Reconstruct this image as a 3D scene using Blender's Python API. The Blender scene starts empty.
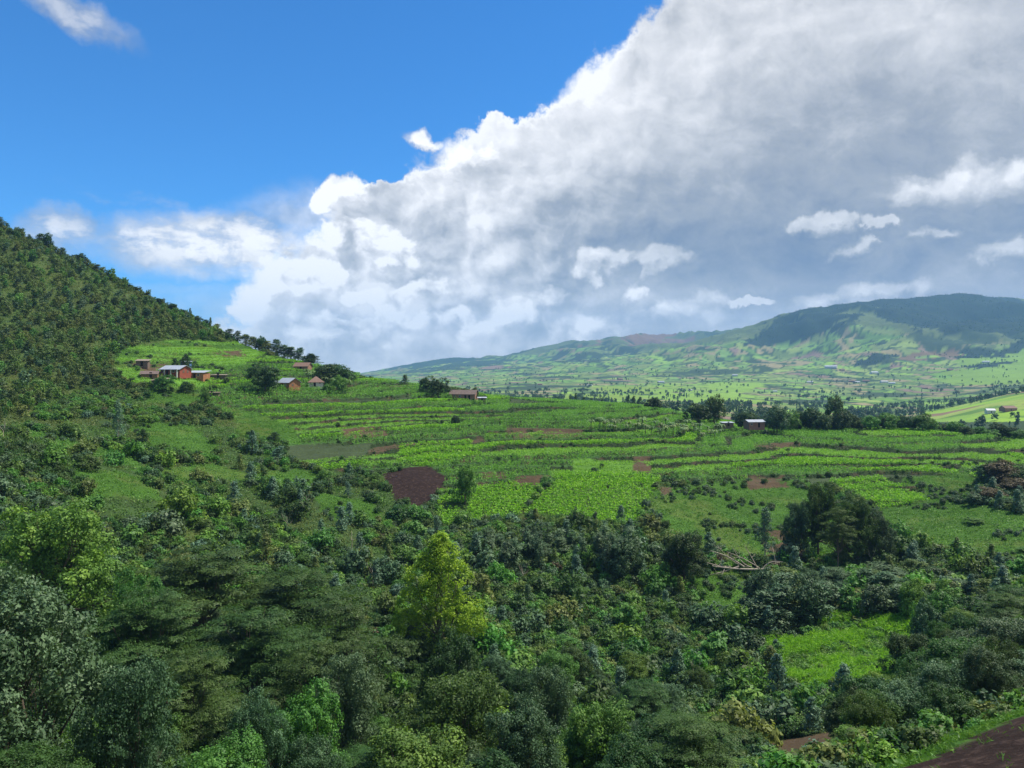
import bpy, bmesh, math, random
import numpy as np
from mathutils import Vector, Matrix

R = math.radians
F = 770.0          # focal length in pixels of the 1024 wide frame
VH = 372.0         # row of the true horizon
scene = bpy.context.scene
COL = scene.collection

# ------------------------------------------------------------------ camera
cam_d = bpy.data.cameras.new("camera")
cam_d.sensor_width = 36.0
cam_d.lens = 36.0 * F / 1024.0
cam_d.shift_y = (VH - 384.0) / 1024.0
cam_d.clip_start = 0.5
cam_d.clip_end = 60000.0
cam = bpy.data.objects.new("camera", cam_d)
cam.location = (0, 0, 0)
cam.rotation_euler = (R(90), 0, 0)
COL.objects.link(cam)
scene.camera = cam

# ------------------------------------------------------------------ exposure
scene.view_settings.view_transform = 'Standard'
scene.view_settings.look = 'None'
scene.view_settings.gamma = 1.0
scene.view_settings.use_curve_mapping = False
scene.view_settings.exposure = 0.42
cy = scene.cycles
cy.max_bounces = 5
cy.diffuse_bounces = 2
cy.glossy_bounces = 1
cy.transmission_bounces = 3
cy.transparent_max_bounces = 8
cy.volume_bounces = 1
cy.use_fast_gi = False
cy.sample_clamp_indirect = 4.0
cy.caustics_reflective = False
cy.caustics_refractive = False

SUN_EL, SUN_AZ = R(60), R(68)         # azimuth clockwise from +Y: high, from the right and a little ahead
sun_dir = Vector((math.sin(SUN_AZ) * math.cos(SUN_EL), math.cos(SUN_AZ) * math.cos(SUN_EL), math.sin(SUN_EL)))

# ------------------------------------------------------------------ node helpers
class S:
    """a scalar socket with operators"""
    def __init__(s, nt, sock): s.nt, s.s = nt, sock
    def _m(s, op, *a, clamp=False):
        n = s.nt.nodes.new('ShaderNodeMath'); n.operation = op; n.use_clamp = clamp
        for i, x in enumerate((s,) + a):
            if isinstance(x, S): s.nt.links.new(x.s, n.inputs[i])
            else: n.inputs[i].default_value = float(x)
        return S(s.nt, n.outputs[0])
    def __add__(s, o): return s._m('ADD', o)
    __radd__ = __add__
    def __sub__(s, o): return s._m('SUBTRACT', o)
    def __rsub__(s, o): return (s * -1.0) + o
    def __mul__(s, o): return s._m('MULTIPLY', o)
    __rmul__ = __mul__
    def __truediv__(s, o): return s._m('DIVIDE', o)
    def max(s, o): return s._m('MAXIMUM', o)
    def min(s, o): return s._m('MINIMUM', o)
    def smax(s, o, k): return s._m('SMOOTH_MAX', o, k)
    def pow(s, o): return s._m('POWER', o)
    def sin(s): return s._m('SINE')
    def absv(s): return s._m('ABSOLUTE')
    def clamp(s): return s._m('ADD', 0.0, clamp=True)
    def step(s, a, b):
        n = s.nt.nodes.new('ShaderNodeMapRange'); n.interpolation_type = 'SMOOTHSTEP'
        s.nt.links.new(s.s, n.inputs[0])
        n.inputs[1].default_value = a; n.inputs[2].default_value = b
        n.inputs[3].default_value = 0; n.inputs[4].default_value = 1
        return S(s.nt, n.outputs[0])
    def curve(s, pts, x0, x1):
        """piecewise smooth function of the scalar through pts"""
        t = s.nt.nodes.new('ShaderNodeFloatCurve')
        ys = [p[1] for p in pts]; lo, hi = min(ys), max(ys)
        c = t.mapping.curves[0]
        P = [((x - x0) / (x1 - x0), (y - lo) / (hi - lo)) for x, y in pts]
        while len(c.points) < len(P): c.points.new(0.5, 0.5)
        for q, p in zip(c.points, sorted(P)): q.location = p
        t.mapping.use_clip = False
        t.mapping.update()
        u = (s - x0) * (1.0 / (x1 - x0))
        s.nt.links.new(u.clamp().s, t.inputs['Value'])
        return S(s.nt, t.outputs[0]) * (hi - lo) + lo

def combine(nt, x, y, z):
    n = nt.nodes.new('ShaderNodeCombineXYZ')
    for i, v in enumerate((x, y, z)):
        if isinstance(v, S): nt.links.new(v.s, n.inputs[i])
        else: n.inputs[i].default_value = v
    return n.outputs[0]

def noise(nt, vec, scale, detail=5, rough=0.55, dist=0.0, lac=2.0, dims='2D'):
    n = nt.nodes.new('ShaderNodeTexNoise'); n.noise_dimensions = dims
    n.inputs['Scale'].default_value = scale; n.inputs['Detail'].default_value = detail
    n.inputs['Roughness'].default_value = rough; n.inputs['Distortion'].default_value = dist
    n.inputs['Lacunarity'].default_value = lac
    if vec is not None: nt.links.new(vec, n.inputs['Vector'])
    return S(nt, n.outputs['Fac'])

def billow(nt, vec, scale, detail=3, rough=0.5, smooth=0.6):
    n = nt.nodes.new('ShaderNodeTexVoronoi'); n.feature = 'SMOOTH_F1'; n.normalize = True; n.voronoi_dimensions = '2D'
    n.inputs['Scale'].default_value = scale; n.inputs['Detail'].default_value = detail
    n.inputs['Roughness'].default_value = rough; n.inputs['Smoothness'].default_value = smooth
    nt.links.new(vec, n.inputs['Vector'])
    return 1.0 - S(nt, n.outputs['Distance'])

def mixc(nt, fac, a, b, mode='MIX'):
    n = nt.nodes.new('ShaderNodeMix'); n.data_type = 'RGBA'; n.blend_type = mode
    for sock, v in ((n.inputs[0], fac), (n.inputs[6], a), (n.inputs[7], b)):
        if isinstance(v, S): nt.links.new(v.s, sock)
        elif isinstance(v, bpy.types.NodeSocket): nt.links.new(v, sock)
        elif isinstance(v, (int, float)): sock.default_value = v
        else: sock.default_value = (*v, 1.0)[:4]
    return n.outputs[2]

def lin(r, g, b):
    f = lambda c: (c / 255 / 12.92) if c <= 10 else ((c / 255 + 0.055) / 1.055) ** 2.4
    return (f(r), f(g), f(b))

# ------------------------------------------------------------------ sky with clouds
def build_sky():
    w = bpy.data.worlds.new("World"); scene.world = w; w.use_nodes = True
    nt = w.node_tree; nt.nodes.clear()
    out = nt.nodes.new('ShaderNodeOutputWorld'); bg = nt.nodes.new('ShaderNodeBackground')
    bg.inputs['Strength'].default_value = 0.1
    nt.links.new(bg.outputs[0], out.inputs[0])
    tc = nt.nodes.new('ShaderNodeTexCoord'); D = tc.outputs['Generated']
    sep = nt.nodes.new('ShaderNodeSeparateXYZ'); nt.links.new(D, sep.inputs[0])
    X, Y, Z = (S(nt, sep.outputs[i]) for i in range(3))
    DEG = 57.29578
    az = X._m('ARCTAN2', Y) * DEG                    # bearing in degrees, 0 ahead
    el = Z._m('ARCSINE') * DEG                       # elevation in degrees
    def ae(u, v):
        a = math.atan((u - 512) / F); return math.degrees(a), math.degrees(math.atan((VH - v) / F * math.cos(a)))
    PX = 13.0                                        # pixels in a degree, about
    P0 = combine(nt, az * 0.1, el * 0.1, 0.0)
    PW = combine(nt, az * 0.1, el * 0.22, 3.7)       # flattened coordinates for stratus
    # warps
    w1 = noise(nt, P0, 2.2, 6, 0.62) - 0.5
    w2 = noise(nt, combine(nt, az * 0.1 + 7.3, el * 0.1, 5.1), 2.2, 6, 0.62) - 0.5
    fine = noise(nt, P0, 9.0, 6, 0.6) - 0.5
    azw = az + w1 * 5.5 + fine * 1.0
    elw = el + w2 * 4.5 + fine * 1.0
    # --- main mass: everything on the far side of an edge curve
    edge = [(668, 0), (640, 22), (600, 48), (566, 75), (552, 100), (500, 118), (455, 130), (430, 160), (395, 178), (335, 188), (318, 215), (300, 240), (245, 285), (232, 315), (215, 345), (200, 372)]
    pts = []
    for u, v in edge:
        a, e = ae(u, v); pts.append((e, a))
    a, e = ae(760, -110); pts.append((min(e, 34), a)); pts.append((60, 70)); pts.append((-3, -22))
    ecur = elw.curve(sorted(pts), -4, 60)
    dm = azw - ecur
    main = dm.step(-0.4, 1.5)
    back = (az.absv().step(80, 120)) * (noise(nt, P0, 0.55, 5, 0.6)).step(0.42, 0.62)  # broken cloud behind
    veil = dm.step(-6, 5) * el.step(14, 7) * 0.0
    # --- puffs with round tops
    puffs = [(347, 192, 26, 20, 1.0), (330, 205, 16, 15, .9), (372, 250, 44, 26, 1.0), (345, 232, 26, 34, .8), (392, 262, 30, 22, 1.05), (423, 292, 30, 22, 1.0),
             (440, 318, 44, 18, .75), (470, 326, 28, 16, .8), (300, 285, 60, 28, .85), (262, 305, 34, 26, .85), (335, 330, 70, 34, .75),
             (350, 300, 18, 10, 1.05), (520, 318, 40, 16, .35), (612, 268, 34, 20, .7), (663, 268, 30, 22, .8), (640, 292, 22, 12, .6), (600, 280, 14, 10, .85),
             (822, 228, 34, 14, .75), (850, 246, 22, 13, .7), (882, 221, 16, 9, .65), (750, 300, 26, 6, .9), (1012, 258, 30, 16, .6), (975, 192, 70, 22, .45),
             (870, 300, 60, 14, .35), (930, 232, 22, 9, .4), (575, 330, 50, 14, .3), (545, 300, 26, 14, .45), (700, 312, 60, 16, .25),
             (425, 142, 26, 8, .35), (470, 165, 50, 16, .35)]
    def field(A, E):
        H = None
        for u, v, rx, ry, wt in puffs:
            a, e = ae(u, v)
            dx = (A - a) * (PX / rx); dy = (E - e) * (PX / ry)
            h = ((dx * dx + dy * dy) * -1.0 + 1.0) * wt
            H = h if H is None else H.smax(h, 0.25)
        return H
    pw = combine(nt, az * 0.1 + w1 * 0.22 + fine * .03, el * 0.12 + w2 * 0.22, 1.3)
    bl = billow(nt, pw, 2.5, 4, 0.5, 0.3)
    pw2 = combine(nt, az * 0.1 + w1 * 0.22 + fine * .03 - 0.06, el * 0.12 + w2 * 0.22 + 0.075, 1.3)
    bl2 = billow(nt, pw2, 2.5, 4, 0.5, 0.3)
    azp = az + w1 * 3.2 + fine * 0.8; elp = el + w2 * 2.6 + fine * 0.8
    H1 = field(azp, elp) + (bl - 0.6) * 1.3
    H2 = field(azp - 0.45, elp + 0.75) + (bl2 - 0.6) * 1.3
    puff = H1.step(-0.05, 0.5)
    emb = (H1.max(-0.3) - H2.max(-0.3)) * 1.0
    puff = puff * emb.step(-0.45, 0.15)
    # --- left bank of thin cloud, puff trail and streaks
    def blob(u, v, rx, ry, A=azw, E=elw, soft=1.0):
        a, e = ae(u, v)
        dx = (A - a) * (PX / rx); dy = (E - e) * (PX / ry)
        return ((dx * dx + dy * dy) * -1.0 + 1.0).step(-0.15, 0.75 * soft)
    st = noise(nt, PW, 3.0, 6, 0.6)
    az2 = az + w1 * 4.0; el2 = el + w2 * 1.8 + fine * 0.6
    lb = blob(225, 247, 140, 34, az2, el2, 1.2) * 1.05
    lb2 = blob(320, 225, 90, 42, az2, el2, 1.8) * 0.8
    lb3 = blob(225, 318, 110, 34, az2, el2, 2.2) * 0.65
    lb4 = blob(160, 288, 120, 8, az2, el2, 2.2) * 0.35
    sm = blob(58, 229, 36, 25, az + w1 * 1.5, el + w2 * 1.5 + fine, 1.3) * 0.9
    tl = blob(62, 10, 62, 15, az + w1 * 3.0, el + (az + 30.0) * 0.30 * 1.0 + w2 * 3 - 0.3, 1.7) * 0.85
    ci = blob(150, 203, 85, 7, az2, el2 + (az + 25.0) * 0.12, 2.6) * (st.step(0.35, 0.7)) * 0.55
    thin = lb.max(lb2).max(lb3).max(lb4).max(sm).max(tl).max(ci)
    thin = thin * (noise(nt, P0, 3.4, 7, 0.62).step(0.22, 0.5) * 0.3 + 0.7) * (st.step(0.25, 0.6) * 0.45 + 0.55)
    wisps = (main.max(puff * 1.0)).max(thin).max(back)
    dens = wisps.clamp()
    # --- light in the clouds
    def g(u, v, rx, ry):
        a, e = ae(u, v)
        dx = (az - a) * (PX / rx); dy = (el - e) * (PX / ry)
        return (((dx * dx + dy * dy) * -1.0)._m('EXPONENT'))
    L = g(610, 110, 130, 60) * 0.26 + g(760, 20, 170, 45) * 0.20 + g(480, 190, 130, 70) * 0.24 + g(330, 270, 150, 90) * 0.10 + g(400, 325, 210, 55) * .26 + g(560, 290, 160, 50) * .07 \
        + g(1000, 60, 120, 80) * 0.08 + g(560, 90, 60, 60) * .1 + g(200, 260, 160, 60) * .18 + 0.47 \
        - g(860, 130, 190, 45) * 0.10 - g(690, 190, 170, 38) * 0.07 - g(860, 245, 260, 42) * 0.22 - g(540, 345, 130, 34) * 0.03 \
        - g(640, 235, 120, 30) * 0.10 - g(440, 305, 40, 25) * .12 + g(985, 195, 70, 25) * .14 - g(330, 330, 40, 30) * .08
    big = noise(nt, combine(nt, az * 0.06, el * 0.10 + az * 0.01, 2.2), 2.6, 7, 0.58, 0.3) - 0.5
    med = noise(nt, combine(nt, az * 0.09 + w1 * 0.4, el * 0.12 + w2 * 0.4, 9.2), 4.5, 7, 0.6) - 0.5
    rim = dm.step(4.0, 0.3) * main * 0.22
    cum = (puff * 0.9)
    zone = el.step(16, 11)                       # cumulus texture belongs to the lower sky
    flat = L + big * 0.55 + med * 0.28 + rim + (bl - bl2) * (g(600, 90, 200, 120) * 0.35 + g(400, 265, 210, 100) * 1.5)
    lit = flat.min(0.93) + puff * (emb.max(-0.15).min(0.4) * 0.85 + 0.04)
    lit = lit.max(thin * (1.0 - main) * (0.90 + med * .5)).clamp()
    cr = nt.nodes.new('ShaderNodeValToRGB'); nt.links.new(lit.s, cr.inputs[0])
    E = cr.color_ramp.elements
    stops = [(0.0, (96, 114, 142)), (0.2, (122, 133, 151)), (0.42, (152, 158, 167)), (0.62, (187, 190, 195)), (0.82, (218, 219, 222)), (1.0, (243, 243, 243))]
    while len(E) < len(stops): E.new(0.5)
    for e_, (p, c) in zip(E, stops): e_.position = p; e_.color = (*[k * 10.0 for k in lin(*c)], 1)
    sky = nt.nodes.new('ShaderNodeTexSky'); sky.sky_type = 'NISHITA'; sky.sun_disc = False
    sky.sun_elevation = SUN_EL; sky.sun_rotation = SUN_AZ
    sky.altitude = 1800; sky.air_density = 1.0; sky.dust_density = 0.3; sky.ozone_density = 3.0
    blue = mixc(nt, 1.0, sky.outputs[0], (0.26, 0.88, 1.36), 'MULTIPLY')
    haze_low = el.step(12, -1) * 0.35
    blue = mixc(nt, haze_low, blue, tuple(10 * c for c in lin(110, 172, 235)))
    full = mixc(nt, dens, blue, cr.outputs[0])
    nt.links.new(full, bg.inputs[0])
    w.cycles.sampling_method = 'NONE'
build_sky()

sun_d = bpy.data.lights.new("sun", 'SUN'); sun_d.energy = 5.0; sun_d.angle = R(0.6); sun_d.color = (1.0, 0.93, 0.80)
sun = bpy.data.objects.new("sun", sun_d); COL.objects.link(sun)
sun.rotation_euler = sun_dir.to_track_quat('Z', 'Y').to_euler()
sun.location = (0, 0, 400)
# ------------------------------------------------------------------ value noise in numpy
rng = np.random.default_rng(7)
_PERM = rng.integers(0, 1 << 30, 4096)
def _h(ix, iy):
    k = (ix.astype(np.int64) * 73856093) ^ (iy.astype(np.int64) * 19349663)
    return (_PERM[(k ^ (k >> 11)) & 4095] & 0xFFFF) / 65535.0
def vnoise(x, y):
    x = np.asarray(x, float); y = np.asarray(y, float)
    ix, iy = np.floor(x), np.floor(y); fx, fy = x - ix, y - iy
    fx = fx * fx * (3 - 2 * fx); fy = fy * fy * (3 - 2 * fy)
    a, b, c, d = _h(ix, iy), _h(ix + 1, iy), _h(ix, iy + 1), _h(ix + 1, iy + 1)
    return (a + (b - a) * fx) * (1 - fy) + (c + (d - c) * fx) * fy
def fbm(x, y, octaves=4, gain=0.5):
    t = 0; a = 1; n = 0
    for k in range(octaves):
        t = t + a * vnoise(x + 17.3 * k, y - 9.1 * k); n += a
        x = x * 2.03; y = y * 2.03; a *= gain
    return t / n
def sstep(x, a, b):
    t = np.clip((x - a) / (b - a), 0, 1); return t * t * (3 - 2 * t)

# ------------------------------------------------------------------ shape of the land
UU = np.array([-400, 0, 128, 256, 384, 512, 640, 768, 896, 1024, 1400], float)   # bearings, as frame columns
UG = np.arange(-700, 1741, 20.0)
near = [  # distance, height under the eye for each bearing
 (-120, [30] * 11), (0, [-1.7] * 11), (10, [-4.6] * 11),
 (25, [-12, -14, -15, -15, -15, -15, -14.6, -14, -13.2, -12, -9]),
 (45, [-20, -26, -27, -28, -28, -27, -26, -25, -23.5, -20.8, -16]),
 (52, [-21.5, -29.8, -31, -32, -32.5, -31.7, -30.6, -29.3, -26.6, -23.2, -18]),
 (62, [-22, -33, -35, -36.5, -37, -36.5, -35.5, -34.5, -32, -28, -21]),
 (80, [-20, -37, -41, -44, -45, -45, -44, -42, -39.5, -34.5, -25]),
 (100, [-15, -35, -42, -47, -50, -50.5, -50, -48, -44.5, -39.5, -29]),
 (130, [-5, -27, -37, -44, -49, -52, -52, -51, -48.5, -42.5, -33]),
 (160, [5, -16, -26.6, -36, -42, -47, -49.5, -49.8, -47.5, -42.5, -33]),
 (200, [15, -12, -19.7, -30.6, -36, -39.7, -41, -45, -42.5, -38.6, -31]),
 (250, [30, -6.5, -9.5, -19.5, -27, -30.5, -32.7, -38.2, -37.5, -34.6, -29]),
 (300, [55, 10.5, 4, -7.5, -18, -24, -26.7, -32.4, -31.6, -30.8, -28]),
 (350, [95, 39.5, 21, 3.2, -11, -18, -22, -29.4, -26.6, -30.4, -30]),
 (400, [140, 77, 45, 11, -5, -15.3, -18.4, -30.0, -30, -37, -36]),
 (440, [165, 84, 44, 8, -6, -15.8, -19.6, -34, -36, -43, -42]),
 (550, [150, 60, 25, -3, -20, -26, -30, -45, -50, -56, -50]),
 (700, [110, 30, 0, -22, -32, -37, -36, -50, -58, -54, -46]),
]
def rowv(Y, pts):
    p = np.array(pts, float); return -(np.interp(UG, p[:, 0], p[:, 1]) - VH) / F * Y
far = [
 (1000, [(-400, 400), (0, 420), (300, 415), (400, 408), (512, 407), (640, 409), (700, 411), (768, 415), (850, 421), (896, 424), (930, 424), (960, 414), (1024, 399), (1400, 352)]),
 (1250, [(-400, 395), (0, 412), (300, 408), (400, 405), (512, 403), (640, 405), (768, 410), (850, 414), (896, 416), (930, 413), (960, 405), (1024, 389.5), (1400, 350)]),
 (1550, [(-400, 390), (300, 403), (400, 401), (512, 398), (640, 400), (768, 404), (896, 407), (960, 404), (1024, 394), (1400, 365)]),
 (2200, [(-400, 380), (300, 395), (450, 391), (512, 389), (640, 390), (768, 393), (896, 394), (960, 391), (1024, 384), (1400, 360)]),
 (3000, [(-400, 380), (300, 388), (450, 383), (512, 381), (580, 379), (640, 379), (700, 377), (768, 378), (830, 377), (896, 375), (930, 374), (960, 368), (1024, 362), (1400, 350)]),
 (3800, [(-400, 380), (300, 384), (450, 377), (512, 374), (640, 368), (700, 362), (768, 355), (800, 352), (830, 346), (860, 345), (896, 338), (930, 330), (960, 332), (1024, 337), (1400, 340)]),
 (4600, [(-400, 380), (300, 380), (450, 372), (512, 370), (580, 363), (640, 358), (700, 350), (730, 342), (768, 329), (800, 318), (850, 304), (896, 296), (945, 292), (985, 296), (1024, 309), (1100, 330), (1400, 340)]),
 (5400, [(-400, 380), (300, 380), (450, 368), (512, 365), (580, 356), (640, 350), (700, 346), (768, 338), (850, 322), (900, 312), (985, 300), (1008, 296.5), (1060, 304), (1400, 330)]),
 (6900, [(-400, 388), (300, 383), (350, 375), (384, 370), (415, 364.5), (450, 360.5), (490, 361), (512, 358), (540, 352), (580, 345), (620, 341.5), (680, 340), (720, 337), (768, 333), (900, 330), (1024, 325), (1400, 330)]),
 (9000, [(-400, 390), (300, 384), (512, 372), (640, 362), (768, 356), (1024, 350), (1400, 345)]),
 (16000, [(-400, 376), (512, 374), (1400, 374)]),
]
rows = [(Y, np.interp(UG, UU, np.array(v, float))) for Y, v in near] + [(Y, rowv(Y, p)) for Y, p in far]
RY = np.array([r[0] for r in rows], float); RZ = np.array([r[1] for r in rows])
def _t(y): return np.where(y < 40, y / 40.0, 1 + np.log(np.maximum(y, 1) / 40.0) * 4)
TG = np.arange(_t(np.array(-120.0)), _t(np.array(15990.0)), 0.05)
_yg = np.where(TG < 1, TG * 40, 40 * np.exp((TG - 1) / 4))
_idx = np.clip(np.searchsorted(RY, _yg) - 1, 0, len(RY) - 2)
_f = ((_yg - RY[_idx]) / (RY[_idx + 1] - RY[_idx]))[:, None]
ZG = RZ[_idx] * (1 - _f) + RZ[_idx + 1] * _f
def blur(A, k, ax):
    ker = np.exp(-0.5 * (np.arange(-3 * k, 3 * k + 1) / k) ** 2); ker /= ker.sum(); n = 3 * k
    B = np.pad(A, [(n, n) if a == ax else (0, 0) for a in range(2)], mode='edge'); out = 0
    for i, c in enumerate(ker): out = out + c * (B[i:i + A.shape[0]] if ax == 0 else B[:, i:i + A.shape[1]])
    return out
ZG = blur(ZG, 2, 0); ZN = blur(ZG, 1, 1)
def bilin(A, fx, fy):
    fx = np.clip(fx, 0, A.shape[1] - 1.001); fy = np.clip(fy, 0, A.shape[0] - 1.001)
    ix, iy = fx.astype(int), fy.astype(int); a, b = fx - ix, fy - iy
    return (A[iy, ix] * (1 - a) + A[iy, ix + 1] * a) * (1 - b) + (A[iy + 1, ix] * (1 - a) + A[iy + 1, ix + 1] * a) * b
def zbase(x, y):
    u = 512 + F * x / np.maximum(y, 40.0)
    return bilin(ZN, (u - UG[0]) / 20.0, (_t(y) - TG[0]) / 0.05)

def inpoly(u, v, poly):
    c = np.zeros(np.shape(u), bool); n = len(poly)
    for i in range(n):
        (x1, y1), (x2, y2) = poly[i], poly[i - 1]
        if y1 == y2: continue
        c ^= ((y1 > v) != (y2 > v)) & (u < (x2 - x1) * (v - y1) / (y2 - y1) + x1)
    return c
# outlines of the plots, as seen from the eye on the smooth ground (bearing column, depression row)
P_FIELDS = [(190, 402), (205, 378), (255, 356), (300, 356), (345, 371), (460, 395), (640, 400), (780, 425), (1300, 430), (1300, 470), (985, 472), (965, 505), (880, 512), (830, 480), (745, 492), (700, 480), (662, 480), (636, 524), (520, 518), (447, 522), (440, 500), (372, 500), (365, 470), (310, 474), (285, 440), (240, 425)]
P_UP = [(112, 372), (118, 352), (150, 342), (250, 342), (262, 356), (210, 380), (190, 400), (150, 392)]
P_SOIL = [(380, 474), (428, 466), (447, 480), (437, 496), (432, 505), (397, 504)]
P_LIME = [(562, 473), (661, 475), (634, 525), (522, 516)]
P_LIME2 = [(436, 497), (520, 480), (545, 486), (515, 520), (440, 524)]
P_LIME3 = [(400, 447), (470, 440), (480, 455), (425, 470), (400, 462)]
P_LIME4 = [(572, 460), (632, 460), (632, 472), (572, 471)]
P_LIME5 = [(828, 480), (880, 478), (932, 503), (880, 508)]
P_GRASS = [[(0, 421), (60, 432), (118, 452), (160, 470), (110, 462), (40, 445), (0, 436)], [(125, 426), (190, 424), (218, 446), (205, 458), (150, 446)],
           [(225, 475), (300, 468), (330, 480), (300, 492)], [(640, 490), (745, 480), (830, 482), (850, 560), (760, 560), (690, 545), (660, 520)],
           [(862, 505), (960, 502), (1024, 520), (1300, 530), (1300, 562), (1024, 565), (930, 548), (870, 530)], [(690, 570), (770, 570), (780, 615), (700, 612)],
           [(905, 480), (968, 470), (985, 500), (940, 507)], [(120, 470), (215, 462), (260, 480), (180, 485)], [(215, 405), (290, 425), (300, 445), (245, 440)], [(60, 470), (130, 478), (170, 505), (90, 495)], [(300, 490), (370, 500), (400, 520), (330, 515)], [(150, 378), (200, 395), (190, 412), (140, 405)]]
P_BARE = [[(480, 474), (506, 474), (506, 480), (480, 480)], [(513, 477), (548, 475), (540, 486), (514, 486)], [(505, 429), (583, 428), (585, 437), (507, 438)],
          [(636, 457), (652, 456), (652, 472), (634, 472)], [(748, 478), (786, 476), (788, 487), (750, 488)], [(758, 528), (806, 532), (800, 566), (766, 560)],
          [(340, 428), (378, 427), (395, 436), (345, 438)], [(755, 445), (800, 443), (800, 447), (755, 449)],
          [(218, 352), (245, 350), (246, 357), (216, 358)], [(128, 362), (168, 364), (166, 376), (138, 376)], [(660, 486), (672, 486), (672, 494), (660, 494)]]
P_DARKPLOT = [[(285, 446), (370, 443), (365, 458), (290, 460)]]
P_MARSH = [(768, 642), (840, 620), (945, 626), (938, 668), (880, 700), (798, 700)]
P_DITCH = [(762, 750), (800, 742), (852, 728), (862, 742), (830, 770), (770, 785)]

def _wob(x, y):
    return fbm(x * 0.02 + 3.1, y * 0.03, 4) - 0.5
def terrace_mask(x, y):
    zb = zbase(x, y); yy = np.maximum(y, 40)
    u = 512 + F * x / yy; v = VH - F * zb / yy
    w = (fbm(x / 13.0, y / 13.0, 3) - 0.5) * 14
    m = (inpoly(u + w, v + w * .4, P_FIELDS) | inpoly(u + w, v + w * .3, P_UP)) & (y > 170) & (y < 520)
    for p in (P_SOIL, P_LIME, P_LIME2): m &= ~inpoly(u, v, p)
    return m.astype(float)
STEP = 1.32
def terr_q(x, y, zb): return (zb + _wob(x, y) * 3.4) / STEP + x * 0.004
TM_X = np.arange(-420, 521, 4.0); TM_Y = np.arange(140, 541, 4.0)
_X, _Y = np.meshgrid(TM_X, TM_Y)
TMG = blur(blur(terrace_mask(_X, _Y), 1, 0), 1, 1)
def tmask(x, y):
    m = bilin(TMG, (x + 420) / 4.0, (y - 140) / 4.0)
    return np.where((y > 144) & (y < 536) & (x > -416) & (x < 516), m, 0.0)
def height(x, y):
    x = np.asarray(x, float); y = np.asarray(y, float)
    zb = zbase(x, y)
    near_amp = sstep(y, 12, 60) * (1 - sstep(y, 500, 800))
    z = zb + near_amp * (fbm(x * 0.035, y * 0.035, 4) - 0.5) * 3.2 * (1 - 0.85 * tmask(x, y))
    q = terr_q(x, y, zb); fr = q - np.floor(q)
    ter = (np.floor(q) + sstep(fr, 0.78, 1.0)) - q + 0.4
    z = z + tmask(x, y) * ter * STEP * 0.95
    fa = sstep(y, 900, 4000)
    rg = 1 - np.abs(fbm(x * 0.0016, y * 0.0016 + 5, 4) * 2 - 1)
    hh = np.clip(zb + 40, 0, 500) / 500
    z = z + fa * ((rg - 0.72) * 520 * hh + (fbm(x * 0.004, y * 0.004, 5) - 0.5) * (14 + 60 * hh)) * (1 - 0.85 * sstep(hh, 0.55, 0.92))
    z = z + sstep(y, 700, 1100) * (1 - fa) * (fbm(x * 0.008, y * 0.008, 4) - 0.5) * 8
    return z
def to_uv(x, y, z=None):
    if z is None: z = height(x, y)
    return 512 + F * x / y, VH - F * z / y
# table of sight lines: for a bearing and a row, where the ground is met
HU = np.arange(-300, 1325, 4.0); HY = np.concatenate([np.arange(38, 640, 1.0), np.geomspace(640, 8800, 300)])
_A, _B = np.meshgrid((HU - 512) / F, HY); HV = VH - F * height(_A * _B, _B) / _B
HMIN = np.minimum.accumulate(HV, axis=0)
def hit(u, v, ymin=0, ymax=1e9):
    """the ground point at bearing u seen on row v, between two distances"""
    i = int(np.clip(round((u - HU[0]) / 4.0), 0, len(HU) - 1)); c = HV[:, i]
    ok = np.where((c <= v) & (HY >= ymin) & (HY <= ymax))[0]
    if len(ok) == 0:
        s = np.where((HY >= ymin) & (HY <= ymax))[0]; k = s[np.argmin(c[s])]
    else: k = ok[0]
    Y = float(HY[k]); x = (u - 512) / F * Y
    return x, Y, float(height(x, Y))

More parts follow.
